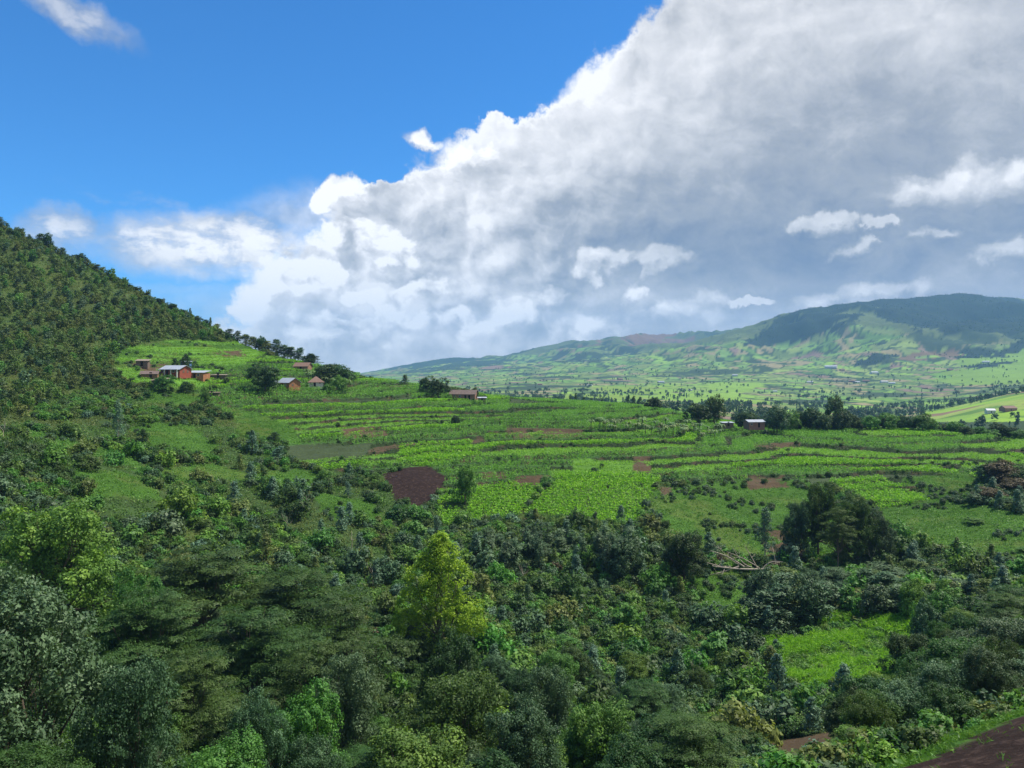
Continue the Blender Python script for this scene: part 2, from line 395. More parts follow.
# ------------------------------------------------------------------ ground sheet
C_GRASS, C_SCRUB, C_SOIL, C_BARE, C_BANK, C_CROP, C_FAR = range(7)
def lerp3(a, b, t): return a[None] * (1 - t[:, None]) + b[None] * t[:, None]
def classify(x, y, z=None):
    """kind of cover at near points: 0 scrub 1 grass 2 crop(maize) 3 bean lime 4 soil 5 bare tan 6 bank 7 dark plot 8 marsh 9 forest hill 10 low crop"""
    zb = zbase(x, y); yy = np.maximum(y, 40)
    u = 512 + F * x / yy; v = VH - F * zb / yy
    w = (fbm(x / 11.0, y / 11.0, 5, .7) - 0.5) * 22; w2 = (fbm(x / 11.0 + 50, y / 11.0, 5, .7) - 0.5) * 14
    c = np.zeros(np.shape(x), int)
    inf = tmask(x, y) > 0.5
    q = terr_q(x, y, zb); k = np.floor(q); fr = q - k
    cell = np.floor((x + _h(k, k * 0 + 5) * 60) / (45 + _h(k, k * 0 + 9) * 75))
    r = _h(k * 7 + 3, cell + 11)
    kind = np.select([r < .42, r < .68, r < .87, r < .89, r < .93], [2, 10, 3, 5, 7], 1)
    c = np.where(inf, np.where(fr > 0.74, 6, kind), c)
    c = np.where(inpoly(u + w, v + w2 * .4, P_UP) & (zb > -6), np.where(r < .5, 1, 10), c)
    for p in P_GRASS: c = np.where(inpoly(u + w * 1.4, v + w2, p) & (y > 60), 1, c)
    for p in (P_LIME, P_LIME2, P_LIME3, P_LIME5): c = np.where(inpoly(u + w * .3, v + w2 * .2, p) & (y > 150), 3, c)
    c = np.where(inpoly(u, v, P_LIME4) & (y > 150), 10, c)
    for p in P_DARKPLOT: c = np.where(inpoly(u + w * .3, v + w2 * .2, p) & (y > 150), 7, c)
    for p in P_BARE: c = np.where(inpoly(u + w * .8, v + w2 * .35, p) & (y > 120) & (fbm(x / 5, y / 3 + 40, 4, .65) > .40), 5, c)
    c = np.where(inpoly(u + w * .4, v + w2 * .3, P_SOIL) & (y > 150), 4, c)
    c = np.where(inpoly(u + w * 1.6, v + w2 * 1.4, P_MARSH) & (y > 100) & (y < 175), 8, c)
    c = np.where(inpoly(u + w, v + w2, P_DITCH) & (y > 60) & (y < 130), 5, c)
    # upper left hill
    hv = np.interp(u, [-400, 0, 60, 105, 118, 180, 255, 300, 350, 400], [440, 424, 400, 372, 350, 340, 341, 350, 362, 374])
    c = np.where((v < hv + w * .3) & (u < 352) & (y > 180) & (y < 700) & ~((c == 5)), 9, c)
    c = np.where((y > 445) & (u > 340), 1, c)
    # ploughed corner on the near slope
    e = 45.5 + (x - 23) * 0.55 + (fbm(x / 3, y / 3, 3) - .5) * 1.2 - y
    c = np.where((e > -3.6) & (y < 80), 1, c); c = np.where((y < 80) & (e > 0) & (x > 6), 4, c)
    return c
near_soil_edge = None
PAL = {0: (0.040, 0.075, 0.022), 1: (0.046, 0.110, 0.016), 2: (0.050, 0.11, 0.026), 3: (0.045, 0.085, 0.018), 4: (0.021, 0.0125, 0.0105), 5: (0.078, 0.056, 0.034),
       6: (0.024, 0.042, 0.015), 7: (0.042, 0.062, 0.030), 8: (0.07, 0.18, 0.02), 9: (0.062, 0.095, 0.030), 10: (0.09, 0.20, 0.03)}
def far_color(x, y, z, slope):
    """farmland, woods and heath of the far side of the valley, painted by kind"""
    n = len(x)
    # field mosaic: jittered cells, stretched along the contour
    wx = x + (fbm(x / 260, y / 260, 3) - .5) * 240; wy = y * 0.55 + (fbm(x / 300 + 9, y / 300, 3) - .5) * 260
    def cells(s, seed):
        gx, gy = np.floor(wx / s), np.floor(wy / s); best = np.full(n, 1e9); idx = np.zeros(n); b2 = np.full(n, 1e9)
        for i in (-1, 0, 1):
            for j in (-1, 0, 1):
                cx, cy_ = gx + i, gy + j
                px = (cx + _h(cx + seed, cy_)) * s; py = (cy_ + _h(cx, cy_ + seed)) * s
                d = np.abs(px - wx) * .8 + np.abs(py - wy)
                k = _h(cx * 3 + seed, cy_ * 5)
                new = d < best
                b2 = np.where(new, best, np.minimum(b2, d)); idx = np.where(new, k, idx); best = np.where(new, d, best)
        return idx, b2 - best
    s1, e1 = cells(62, 3); s2, e2 = cells(150, 8)
    fieldc = np.array([(.10, .20, .035), (.14, .25, .04), (.075, .15, .03), (.17, .24, .06), (.12, .17, .05), (.19, .17, .09), (.12, .22, .05), (.09, .14, .04), (.15, .11, .085), (.16, .28, .04)])
    ki = np.clip((s1 * 0.6 + s2 * 0.4) * 10 * 1.12 - .6, 0, 9.99).astype(int)
    c = fieldc[ki]
    c = c * (1.0 + 0.4 * fbm(x / 30, y / 30, 3))[:, None]
    edge = (e1 < 7)
    c = np.where(edge[:, None], np.array((.035, .07, .025)), c)
    u = 512 + F * x / y; v = VH - F * z / y
    # heath and woods
    wn = fbm(x / 420 + 4, y / 420, 5); wf = fbm(x / 90, y / 90, 4)
    heath = np.array((.085, .12, .045)); wood = np.array((.035, .062, .028)); red = np.array((.15, .095, .065))
    hh = np.clip((z + 20) / 420, 0, 1)
    mh = sstep(hh + (wn - .5) * .9, .30, .48)[:, None]
    c = c * (1 - mh) + heath * (0.8 + .5 * wf)[:, None] * mh
    bl = fbm(x / 170 + 40, y / 170 + 3, 5)
    mw = sstep(bl + (wf - .5) * .3 + hh * .03, .615, .64)[:, None]
    c = c * (1 - mw) + wood * mw
    # named large patches
    w = (fbm(x / 260 + 2, y / 260, 6, .68) - .5) * 80; w2 = (fbm(x / 260, y / 260 + 7, 6, .68) - .5) * 46
    def patch(poly, ymin, ymax, col, soft=1.0):
        nonlocal c
        m = (inpoly(u + w, v + w2, poly) & (y > ymin) & (y < ymax))[:, None]
        c = np.where(m, np.array(col) * (.8 + .4 * wf)[:, None], c)
    dark = (.014, .032, .020)
    patch([(745, 352), (760, 325), (800, 308), (850, 296), (920, 284), (925, 300), (860, 318), (835, 330), (800, 345)], 3600, 6000, dark)
    patch([(870, 312), (930, 286), (1010, 286), (1060, 320), (1040, 345), (960, 338), (910, 330)], 3600, 6000, dark)
    patch([(965, 345), (1040, 345), (1040, 368), (1000, 372), (955, 362)], 2600, 4600, dark)
    patch([(868, 350), (900, 350), (888, 368), (862, 366)], 2600, 4600, dark)
    patch([(380, 366), (450, 358), (520, 362), (500, 374), (400, 376)], 5000, 8000, (.03, .06, .03))
    patch([(580, 352), (620, 350), (660, 356), (600, 362), (560, 366)], 4500, 8000, (.03, .055, .028))
    patch([(590, 350), (600, 341), (690, 337), (680, 348), (640, 356), (620, 350)], 5500, 8000, red)
    patch([(900, 352), (955, 348), (960, 355), (905, 360)], 2500, 4600, (.14, .10, .06))
    patch([(560, 395), (640, 388), (650, 404), (560, 408)], 900, 2600, (.16, .25, .035))
    patch([(650, 385), (740, 384), (770, 396), (700, 408), (640, 402)], 900, 2800, (.17, .29, .04))
    patch([(900, 380), (1060, 345), (1060, 376), (960, 392)], 1700, 3600, (.15, .26, .04))
    # near lime slope on the far right
    lm = ((u > 925) & (y > 780) & (y < 1300) & (v < 422))
    kk = _h(np.floor((x + y * .3) / 60), np.floor(y / 55))
    lc = np.array([(.20, .34, .04), (.17, .30, .05), (.22, .30, .07), (.17, .12, .08), (.19, .33, .04), (.10, .20, .04)])[np.clip(kk * 6, 0, 5.9).astype(int)]
    c = np.where(lm[:, None], lc * (.8 + .4 * wf)[:, None], c)
    return c

def build_ground():
    Ys = np.concatenate([np.arange(-110, 36, 8.0), np.arange(36, 130, 1.6), np.arange(130, 520, 1.05), np.geomspace(520, 9700, 430)])
    Us = np.concatenate([np.arange(-680, -40, 14.0), np.arange(-40, 1064, 2.3), np.arange(1064, 1720, 14.0)])
    U, Yg = np.meshgrid(Us, Ys)
    X = (U - 512) / F * np.maximum(Yg, 60.0)
    x, y = X.ravel(), Yg.ravel(); z = height(x, y)
    nr, nc = U.shape
    Z = z.reshape(nr, nc)
    c = np.zeros((len(x), 3))
    nearm = y < 620
    cl = classify(x, y)
    pal = np.array([PAL[i] for i in range(11)])
    c[nearm] = pal[cl[nearm]]
    c[~nearm] = far_color(x[~nearm], y[~nearm], z[~nearm], None)
    # plain mottling of the growth
    m = (0.72 + 0.56 * fbm(x / 7, y / 7, 4)); c[nearm] *= m[nearm, None]
    dryp = sstep(fbm(x / 14 + 30, y / 14, 4), .55, .68) * ((cl == 1) | (cl == 0) | (cl == 9)) * nearm
    c = c * (1 - dryp[:, None] * .35) + np.array((.10, .11, .03)) * dryp[:, None] * .35
    soilb = (sstep(fbm(x / 5 + 80, y / 3, 4), .60, .66) * (cl == 6) * nearm)[:, None]
    c = c * (1 - soilb * .7) + np.array((.07, .045, .032)) * soilb * .7
    me = bpy.data.meshes.new("ground")
    i = np.arange(nr * nc).reshape(nr, nc)
    quads = np.stack([i[:-1, :-1], i[:-1, 1:], i[1:, 1:], i[1:, :-1]], -1).reshape(-1, 4)
    me.vertices.add(len(x)); me.vertices.foreach_set('co', np.stack([x, y, z], -1).astype(np.float32).ravel())
    me.loops.add(quads.size); me.loops.foreach_set('vertex_index', quads.ravel().astype(np.int32))
    me.polygons.add(len(quads)); me.polygons.foreach_set('loop_start', np.arange(0, quads.size, 4, dtype=np.int32))
    me.polygons.foreach_set('use_smooth', np.ones(len(quads), bool))
    me.update(calc_edges=True)
    a = me.color_attributes.new("cover", 'FLOAT_COLOR', 'POINT')
    a.data.foreach_set('color', np.concatenate([c, np.ones((len(c), 1))], 1).astype(np.float32).ravel())
    b = me.attributes.new("tilled", 'FLOAT', 'POINT')
    b.data.foreach_set('value', ((cl == 4) & nearm).astype(np.float32))
    o = bpy.data.objects.new("ground", me); COL.objects.link(o); o['kind'] = 'structure'
    m = bpy.data.materials.new("ground_cover"); m.use_nodes = True; nt = m.node_tree
    bs = nt.nodes['Principled BSDF']; bs.inputs['Roughness'].default_value = 0.95; bs.inputs['Specular IOR Level'].default_value = 0.1
    at = nt.nodes.new('ShaderNodeAttribute'); at.attribute_name = 'cover'
    ti = nt.nodes.new('ShaderNodeAttribute'); ti.attribute_name = 'tilled'
    geo = nt.nodes.new('ShaderNodeNewGeometry')
    n1 = noise(nt, geo.outputs['Position'], 1.1, 4, .65, dims='3D'); n2 = noise(nt, geo.outputs['Position'], 0.05, 5, .6, dims='3D')
    f = n1 * 0.9 + n2 * 0.6 + 0.25
    v3 = nt.nodes.new('ShaderNodeVectorMath'); v3.operation = 'SCALE'; nt.links.new(at.outputs['Color'], v3.inputs[0]); nt.links.new(f.s, v3.inputs['Scale'])
    # clods on tilled soil
    T = S(nt, ti.outputs['Fac'])
    cl_ = (noise(nt, geo.outputs['Position'], 1.1, 3, .7, dims='3D').step(.50, .7)).max(noise(nt, geo.outputs['Position'], 6.5, 3, .7, dims='3D').step(.56, .72))
    col = mixc(nt, (T * cl_ * 0.5).clamp(), v3.outputs[0], (.085, .058, .048))
    nt.links.new(col, bs.inputs['Base Color'])
    bp = nt.nodes.new('ShaderNodeBump'); bp.inputs['Strength'].default_value = 0.5; bp.inputs['Distance'].default_value = 0.5
    nt.links.new(n1.s, bp.inputs['Height']); nt.links.new(bp.outputs[0], bs.inputs['Normal'])
    me.materials.append(m)
    return o
ground = build_ground()
# ------------------------------------------------------------------ mesh from arrays
def mesh_np(name, co, quads, mats, mat_idx=None, tint=None, smooth=True):
    me = bpy.data.meshes.new(name)
    quads = np.asarray(quads, np.int32)
    me.vertices.add(len(co)); me.vertices.foreach_set('co', np.asarray(co, np.float32).ravel())
    me.loops.add(quads.size); me.loops.foreach_set('vertex_index', quads.ravel())
    k = quads.shape[1]
    me.polygons.add(len(quads)); me.polygons.foreach_set('loop_start', np.arange(0, quads.size, k, dtype=np.int32))
    me.polygons.foreach_set('use_smooth', np.full(len(quads), smooth))
    if mat_idx is not None: me.polygons.foreach_set('material_index', np.asarray(mat_idx, np.int32))
    me.update(calc_edges=True)
    if tint is not None:
        a = me.attributes.new('tint', 'FLOAT', 'POINT'); a.data.foreach_set('value', np.asarray(tint, np.float32))
    for m in mats: me.materials.append(m)
    return me

def unit(v): return v / np.maximum(np.linalg.norm(v, axis=-1, keepdims=True), 1e-6)
def leaf_quads(C, N, L, W, r, droop=0.0):
    """rhombic leaves at centres C facing N, long axis hanging when droop is near 1"""
    n = len(C)
    a = unit(np.cross(N, r.normal(size=(n, 3))))
    a = unit(a + np.array([0, 0, -droop * 1.5]) * (droop > 0)); N = unit(N - a * (N * a).sum(1, keepdims=True))
    b = np.cross(N, a)
    L = L * r.uniform(.7, 1.3, n)[:, None]; W = W * r.uniform(.7, 1.3, n)[:, None]
    co = np.stack([C - a * L / 2, C + b * W / 2 - a * L * .05, C + a * L / 2, C - b * W / 2 - a * L * .05], 1).reshape(-1, 3)
    return co, np.arange(4 * n).reshape(n, 4)

def crown(r, lobes, per_lobe, leaves, cr, L, W, droop=0.0, up=0.35, flat=1.0, shell=0.75):
    """lobes: (x,y,z, rx,ry,rz). Leaf clumps sit on and in each lobe; each clump carries its own leaves and its own tint"""
    C, N, T, SZ = [], [], [], []
    for (x, y, z, rx, ry, rz) in lobes:
        d = unit(r.normal(size=(per_lobe, 3)) + np.array([0, 0, .25]))
        rad = shell + (1.05 - shell) * r.random(per_lobe) ** .5
        rad = rad * (0.85 + 0.3 * r.random(per_lobe))
        cc = np.array([x, y, z]) + d * rad[:, None] * np.array([rx, ry, rz])
        tint = r.random(per_lobe)
        sf = r.uniform(.65, 1.45, per_lobe)
        for c, dd, t, f_ in zip(cc, d, tint, sf):
            m = int(leaves * r.uniform(.6, 1.4)); q = unit(r.normal(size=(m, 3))); rr = r.random(m) ** .45 * cr * r.uniform(.7, 1.3)
            p = q * rr[:, None]; p[:, 2] *= flat
            C.append(c + p); N.append(unit(q * .6 + dd * .5 + np.array([0, 0, up]) + r.normal(size=(m, 3)) * .45))
            T.append(np.clip(t * .65 + r.random(m) * .35, 0, 1)); SZ.append(np.full(m, f_))
    C = np.concatenate(C); N = np.concatenate(N); T = np.concatenate(T); SZ = np.concatenate(SZ)[:, None]
    k = C[:, 2] > 0.05; C, N, T, SZ = C[k], N[k], T[k], SZ[k]
    co, q = leaf_quads(C, N, L * SZ, W * SZ, r, droop)
    return co, q, np.repeat(T, 4)

def tube(p0, p1, r0, r1, n=6, bend=0.0, segs=4, r=None):
    p0, p1 = np.array(p0, float), np.array(p1, float); d = p1 - p0; L = np.linalg.norm(d)
    off = (r.normal(size=3) if r is not None else np.zeros(3)) * bend * L
    t = np.linspace(0, 1, segs + 1)
    P = p0 + d * t[:, None] + off * np.sin(t * math.pi)[:, None]
    a = unit(np.cross(d, [0.3, 0.9, 0.1])[None])[0]; b = unit(np.cross(d, a)[None])[0]
    an = np.arange(n) * 2 * math.pi / n; rad = r0 + (r1 - r0) * t
    co = (P[:, None] + rad[:, None, None] * (np.cos(an)[None, :, None] * a + np.sin(an)[None, :, None] * b)).reshape(-1, 3)
    i = np.arange(segs)[:, None] * n + np.arange(n)[None]; j = np.arange(segs)[:, None] * n + (np.arange(n)[None] + 1) % n
    q = np.stack([i, j, j + n, i + n], -1).reshape(-1, 4)
    return co, q
def join(parts):
    co, q, o = [], [], 0
    for c, f in parts: co.append(c); q.append(f + o); o += len(c)
    return np.concatenate(co), np.concatenate(q)
def limbs(r, lobes, trunk_r, H0, lean=(0, 0)):
    """tapered trunk forking towards every lobe"""
    top = max(l[2] for l in lobes); f = np.array([lean[0], lean[1], H0])
    parts = [tube((0, 0, -0.8), f, trunk_r * 1.25, trunk_r * .75, 8, .03, 5, r)]
    for l in lobes:
        e = np.array(l[:3]); mid = f + (e - f) * .55 + np.array([0, 0, -.05 * top])
        parts.append(tube(f, mid, trunk_r * .5, trunk_r * .3, 6, .06, 3, r)); parts.append(tube(mid, e, trunk_r * .3, trunk_r * .1, 5, .08, 3, r))
        for _ in range(2):
            t = e + unit(r.normal(size=(1, 3)))[0] * np.array(l[3:]) * .8; parts.append(tube(mid, t, trunk_r * .18, trunk_r * .04, 4, .08, 3, r))
    return join(parts)

# ------------------------------------------------------------------ materials
def leaf_mat(name, stops, trans=0.3, vary=0.35, rough=.55, spec=.25):
    m = bpy.data.materials.new(name); m.use_nodes = True; nt = m.node_tree
    bs = nt.nodes['Principled BSDF']; out = nt.nodes['Material Output']
    bs.inputs['Roughness'].default_value = rough; bs.inputs['Specular IOR Level'].default_value = spec
    at = nt.nodes.new('ShaderNodeAttribute'); at.attribute_name = 'tint'
    oi = nt.nodes.new('ShaderNodeObjectInfo')
    cr = nt.nodes.new('ShaderNodeValToRGB'); t = S(nt, at.outputs['Fac']); rn = S(nt, oi.outputs['Random'])
    nt.links.new((t * (1 - vary * .6) + rn * vary * .6).clamp().s, cr.inputs[0])
    E = cr.color_ramp.elements
    while len(E) < len(stops): E.new(.5)
    for e, (p, c) in zip(E, stops): e.position = p; e.color = (*c, 1)
    hs = nt.nodes.new('ShaderNodeHueSaturation'); nt.links.new(cr.outputs[0], hs.inputs['Color'])
    r2 = (rn * 37.7)._m('FRACT'); nt.links.new((r2 * vary + (1.05 - vary * .5)).s, hs.inputs['Value'])
    r3 = (rn * 91.3)._m('FRACT'); nt.links.new((r3 * .05 * (vary / .35) + .475 + .025 * (1 - vary / .35)).s, hs.inputs['Hue'])
    nt.links.new(hs.outputs[0], bs.inputs['Base Color'])
    tr = nt.nodes.new('ShaderNodeBsdfTranslucent'); mx = nt.nodes.new('ShaderNodeMixShader'); mx.inputs[0].default_value = trans
    nt.links.new(mixc(nt, 1.0, hs.outputs[0], (1.25, 1.3, .6), 'MULTIPLY'), tr.inputs[0])
    nt.links.new(bs.outputs[0], mx.inputs[1]); nt.links.new(tr.outputs[0], mx.inputs[2]); nt.links.new(mx.outputs[0], out.inputs[0])
    return m
def plain(name, col, rough=.8, var=.35, scale=3.0, spec=.2):
    m = bpy.data.materials.new(name); m.use_nodes = True; nt = m.node_tree; bs = nt.nodes['Principled BSDF']
    bs.inputs['Roughness'].default_value = rough; bs.inputs['Specular IOR Level'].default_value = spec
    tc = nt.nodes.new('ShaderNodeTexCoord'); n = noise(nt, tc.outputs['Object'], scale, 4, .6, dims='3D')
    v = nt.nodes.new('ShaderNodeVectorMath'); v.operation = 'SCALE'; v.inputs[0].default_value = col
    nt.links.new((n * var * 2 + (1 - var)).s, v.inputs['Scale']); nt.links.new(v.outputs[0], bs.inputs['Base Color'])
    return m
M = {
 'dark': leaf_mat('dark_leaves', [(0, (.020, .050, .018)), (.7, (.048, .105, .030)), (1, (.09, .17, .042))]),
 'mid': leaf_mat('green_leaves', [(0, (.041, 0.103, 0.024)), (.6, (.103, 0.227, 0.043)), (1, (.205, 0.356, 0.059))]),
 'bright': leaf_mat('bright_leaves', [(0, (.05, .13, .024)), (.6, (.12, .27, .035)), (1, (.22, .38, .05))]),
 'lime': leaf_mat('lime_leaves', [(0, (.12, .22, .016)), (.6, (.22, .37, .022)), (1, (.32, .48, .035))], trans=.4, vary=.1),
 'blue': leaf_mat('blue_grey_leaves', [(0, (.056, 0.125, 0.073)), (.6, (.106, 0.200, 0.119)), (1, (.237, 0.350, 0.237))], trans=.15),
 'grey': leaf_mat('grey_green_leaves', [(0, (.032, .070, .032)), (.6, (.078, .145, .066)), (1, (.17, .26, .14))], trans=.2),
 'olive': leaf_mat('olive_leaves', [(0, (.065, .10, .028)), (.6, (.13, .185, .048)), (1, (.22, .285, .08))]),
 'feather': leaf_mat('feathery_leaves', [(0, (.028, 0.066, 0.017)), (.6, (.058, 0.121, 0.028)), (1, (.101, 0.179, 0.041))], trans=.35),
 'brown': leaf_mat('brown_leaves', [(0, (.05, .045, .024)), (.6, (.105, .085, .045)), (1, (.16, .13, .07))]),
 'yellowtop': leaf_mat('yellow_green_leaves', [(0, (.045, .125, .025)), (.5, (.11, .24, .040)), (1, (.22, .38, .055))], vary=.15),
 'maize': leaf_mat('maize_leaves', [(0, (.102, 0.228, 0.042)), (.6, (.168, 0.360, 0.060)), (1, (.240, 0.456, 0.096))], vary=0.05, trans=.4),
 'bean': leaf_mat('bean_leaves', [(0, (.103, 0.253, 0.023)), (.6, (.184, 0.402, 0.029)), (1, (.299, 0.529, 0.040))], vary=0.05, trans=.4),
 'low': leaf_mat('low_crop_leaves', [(0, (.115, 0.253, 0.029)), (.6, (.184, 0.380, 0.040)), (1, (.265, 0.483, 0.052))], vary=0.05, trans=.4),
 'tuft': leaf_mat('meadow_grass', [(0, (.055, .14, .018)), (.6, (.10, .24, .028)), (1, (.18, .30, .05))], vary=0.05),
 'bark': plain('bark', (.13, .105, .08)), 'pale_bark': plain('pale_bark', (.38, .34, .28)), 'dead_wood': plain('dead_wood', (.42, .37, .30)),
}

# ------------------------------------------------------------------ tree kinds; every one stands on the origin, 1 unit = 1 m
def lobes_round(r, n, R_, z0, z1, s):
    out = []
    for i in range(n):
        a = i * 2.399 + r.uniform(-.4, .4); t = (i + .5) / n; rr = R_ * math.sqrt(1 - t * .75) * (0.35 + .65 * (i % 3 != 0)) * .72
        z = z0 + (z1 - z0) * t; k = s * r.uniform(.8, 1.2)
        out.append((math.cos(a) * rr, math.sin(a) * rr, z, k, k, k * .8))
    return out
def mk_tree(seed, lobes, per, lv, cr, L, W, leafm, trunk_r=.22, H0=None, bark='bark', **kw):
    r = np.random.default_rng(seed)
    co, q, t = crown(r, lobes, per, lv, cr, L, W, **kw)
    top = co[:, 2].max(); wid = (np.percentile(co[:, 0], 99.3) - np.percentile(co[:, 0], .7))
    cm = mesh_np('crown', co, q, [M[leafm]], tint=t)
    tc, tq = limbs(r, lobes, trunk_r, H0 if H0 is not None else min(l[2] for l in lobes) * .8)
    tm = mesh_np('trunk', tc, tq, [M[bark]])
    return dict(crown=cm, trunk=tm, H=top, W=wid)
def rr(s): return np.random.default_rng(s)
K = {}
def kind_variants(name, n, fn): K[name] = [fn(i) for i in range(n)]
# near, large: some ten thousand leaves each
kind_variants('leafy', 2, lambda i: mk_tree(10 + i, lobes_round(rr(i), 24, 5.6, 2.2, 9.4, 1.45), 22, 62, .62, .22, .14, 'mid', .28))
kind_variants('bluish', 2, lambda i: mk_tree(20 + i, lobes_round(rr(5 + i), 26, 5.2, 2.2, 9.8, 1.35), 22, 72, .56, .20, .10, 'grey', .25, droop=.35))
kind_variants('feathery', 2, lambda i: mk_tree(30 + i, [(math.cos(a * 2.4) * d, math.sin(a * 2.4) * d, z, 2.9, 2.9, .55) for a, (d, z) in enumerate([(4, 5.2), (4.6, 6.2), (3.6, 7.0), (4.8, 7.6), (2.6, 8.3), (3.6, 9.0), (1.6, 9.8), (.4, 10.6), (3, 5.8), (5, 6.8), (2, 7.8), (.3, 6.4), (1.2, 7.4), (.2, 8.8)])], 34, 74, .85, .26, .085, 'feather', .22, H0=3.5, flat=.16, up=1.6, shell=.1))
kind_variants('lime', 1, lambda i: mk_tree(40, [(0, 0, 4.5, 3.3, 3.3, 2.6), (-2.2, .4, 7.5, 2.6, 2.6, 2.6), (2.8, 0, 8.2, 2.8, 2.8, 2.6), (.2, -1, 9, 3.0, 3, 3.0), (-1.6, 0, 12, 2.3, 2.3, 2.8), (2.2, .4, 12.0, 2.3, 2.3, 2.4), (-.4, .3, 15.6, 1.8, 1.8, 2.4), (1.0, 0, 14.6, 1.5, 1.5, 1.8), (0, 0, 17.6, .9, .9, 1.3), (-3.6, 0, 5, 1.8, 1.8, 1.6), (3.9, 0, 5.6, 1.8, 1.8, 1.7)], 60, 44, .60, .26, .15, 'lime', .32, H0=3, droop=.2))
# middle distance
kind_variants('round', 3, lambda i: mk_tree(50 + i, lobes_round(rr(50 + i), 8, 3.6, 2.0, 6.6, 1.7), 34, 26, .6, .34, .22, 'dark', .24))
kind_variants('gum', 3, lambda i: mk_tree(60 + i, [(rr(i * 9 + k).uniform(-.8, .8) * (1.2 - k * .1), rr(i * 9 + k + 3).uniform(-.8, .8), 2.2 + k * 1.05, 1.5 - k * .13, 1.5 - k * .13, .95) for k in range(8)], 26, 15, .5, .34, .14, 'grey', .14, H0=2, bark='pale_bark', droop=.5))
kind_variants('cone', 2, lambda i: mk_tree(70 + i, [(0, 0, .9 + k * .75, 1.5 - k * .2, 1.5 - k * .2, .7) for k in range(6)], 26, 12, .34, .28, .15, 'blue', .09, H0=.5, up=.6, shell=.6))
kind_variants('shrub', 4, lambda i: mk_tree(80 + i, [(rr(80 + i * 7 + k).uniform(-.9, .9), rr(90 + i * 7 + k).uniform(-.9, .9), .7 + .35 * (k % 3), .95, .95, .75) for k in range(5)], 18, 13, .36, .30, .19, 'mid', .05, H0=.15, up=.5, shell=.55))
kind_variants('hill', 3, lambda i: mk_tree(90 + i, [(rr(i * 5 + k + 200).uniform(-1.3, 1.3), rr(i * 5 + k + 240).uniform(-1.3, 1.3), 1.6 + k * .6, 1.25 - k * .1, 1.25 - k * .1, .85) for k in range(5)], 15, 8, .5, .50, .30, 'olive', .12, H0=1.2))
kind_variants('reed', 2, lambda i: mk_tree(100 + i, [(rr(300 + i * 9 + k).uniform(-.5, .5), rr(330 + i * 9 + k).uniform(-.5, .5), .8 + k * .75, .62, .62, .6) for k in range(5)], 20, 10, .3, .5, .09, 'grey', .06, H0=.4, droop=.0, up=1.4))
for n_, src, mt in [('leafy_bright', 'leafy', 'bright'), ('leafy_yellow', 'leafy', 'yellowtop'), ('leafy_dark', 'leafy', 'dark'), ('bluish_dark', 'bluish', 'feather'), ('round_grey', 'round', 'grey'), ('round_brown', 'round', 'brown'), ('round_mid', 'round', 'mid'),
                    ('gum_olive', 'gum', 'olive'), ('gum_blue', 'gum', 'blue'), ('gum_dark', 'gum', 'dark'), ('cone_dark', 'cone', 'dark'), ('cone_olive', 'cone', 'olive'),
                    ('shrub_bright', 'shrub', 'bright'), ('shrub_dark', 'shrub', 'feather'), ('shrub_blue', 'shrub', 'blue'), ('shrub_olive', 'shrub', 'olive'), ('shrub_grey', 'shrub', 'grey'), ('shrub_brown', 'shrub', 'brown'),
                    ('hill_dark', 'hill', 'feather'), ('hill_light', 'hill', 'mid'), ('hill_blue', 'hill', 'blue'), ('hill_grey', 'hill', 'grey')]:
    K[n_] = []
    for t in K[src]:
        c = t['crown'].copy(); c.materials.clear(); c.materials.append(M[mt]); K[n_].append(dict(t, crown=c))

ri = random.Random(11)
def obj(name, me, parent=None):
    o = bpy.data.objects.new(name, me); COL.objects.link(o)
    if parent: o.parent = parent
    return o
def tag(o, label, cat, group=None):
    o['label'] = label; o['category'] = cat
    if group: o['group'] = group
    return o
def thing(name, loc, label, cat, group=None, rz=0.0):
    o = bpy.data.objects.new(name, None); COL.objects.link(o); o.location = loc; o.rotation_euler = (0, 0, rz); o.empty_display_size = .5
    return tag(o, label, cat, group)
def plant(kind, name, x, y, sx, sz, label, cat='tree', group=None, z=None, rz=None, parts=True, tilt=0.0):
    t = ri.choice(K[kind])
    z = float(height(x, y)) if z is None else z
    o = thing(name, (x, y, z - .05), label, cat, group, ri.uniform(0, 6.28) if rz is None else rz)
    o.scale = (sx, sx, sz); o.rotation_euler.x = tilt
    obj('crown', t['crown'], o)
    if parts: obj('trunk', t['trunk'], o)
    return o
def plant_px(kind, name, u, vtop, wpx, Y, label, cat='tree', group=None, **k):
    """a tree standing at distance Y on bearing u whose top reaches row vtop and whose crown is wpx wide"""
    x = (u - 512) / F * Y; z = float(height(x, Y)); H = -(vtop - VH) / F * Y - z
    t = K[kind][0]; H = max(H, 1.0)
    return plant(kind, name, x, Y, max(wpx * Y / F / t['W'], .1), H / t['H'], label, cat, group, z=z, **k)

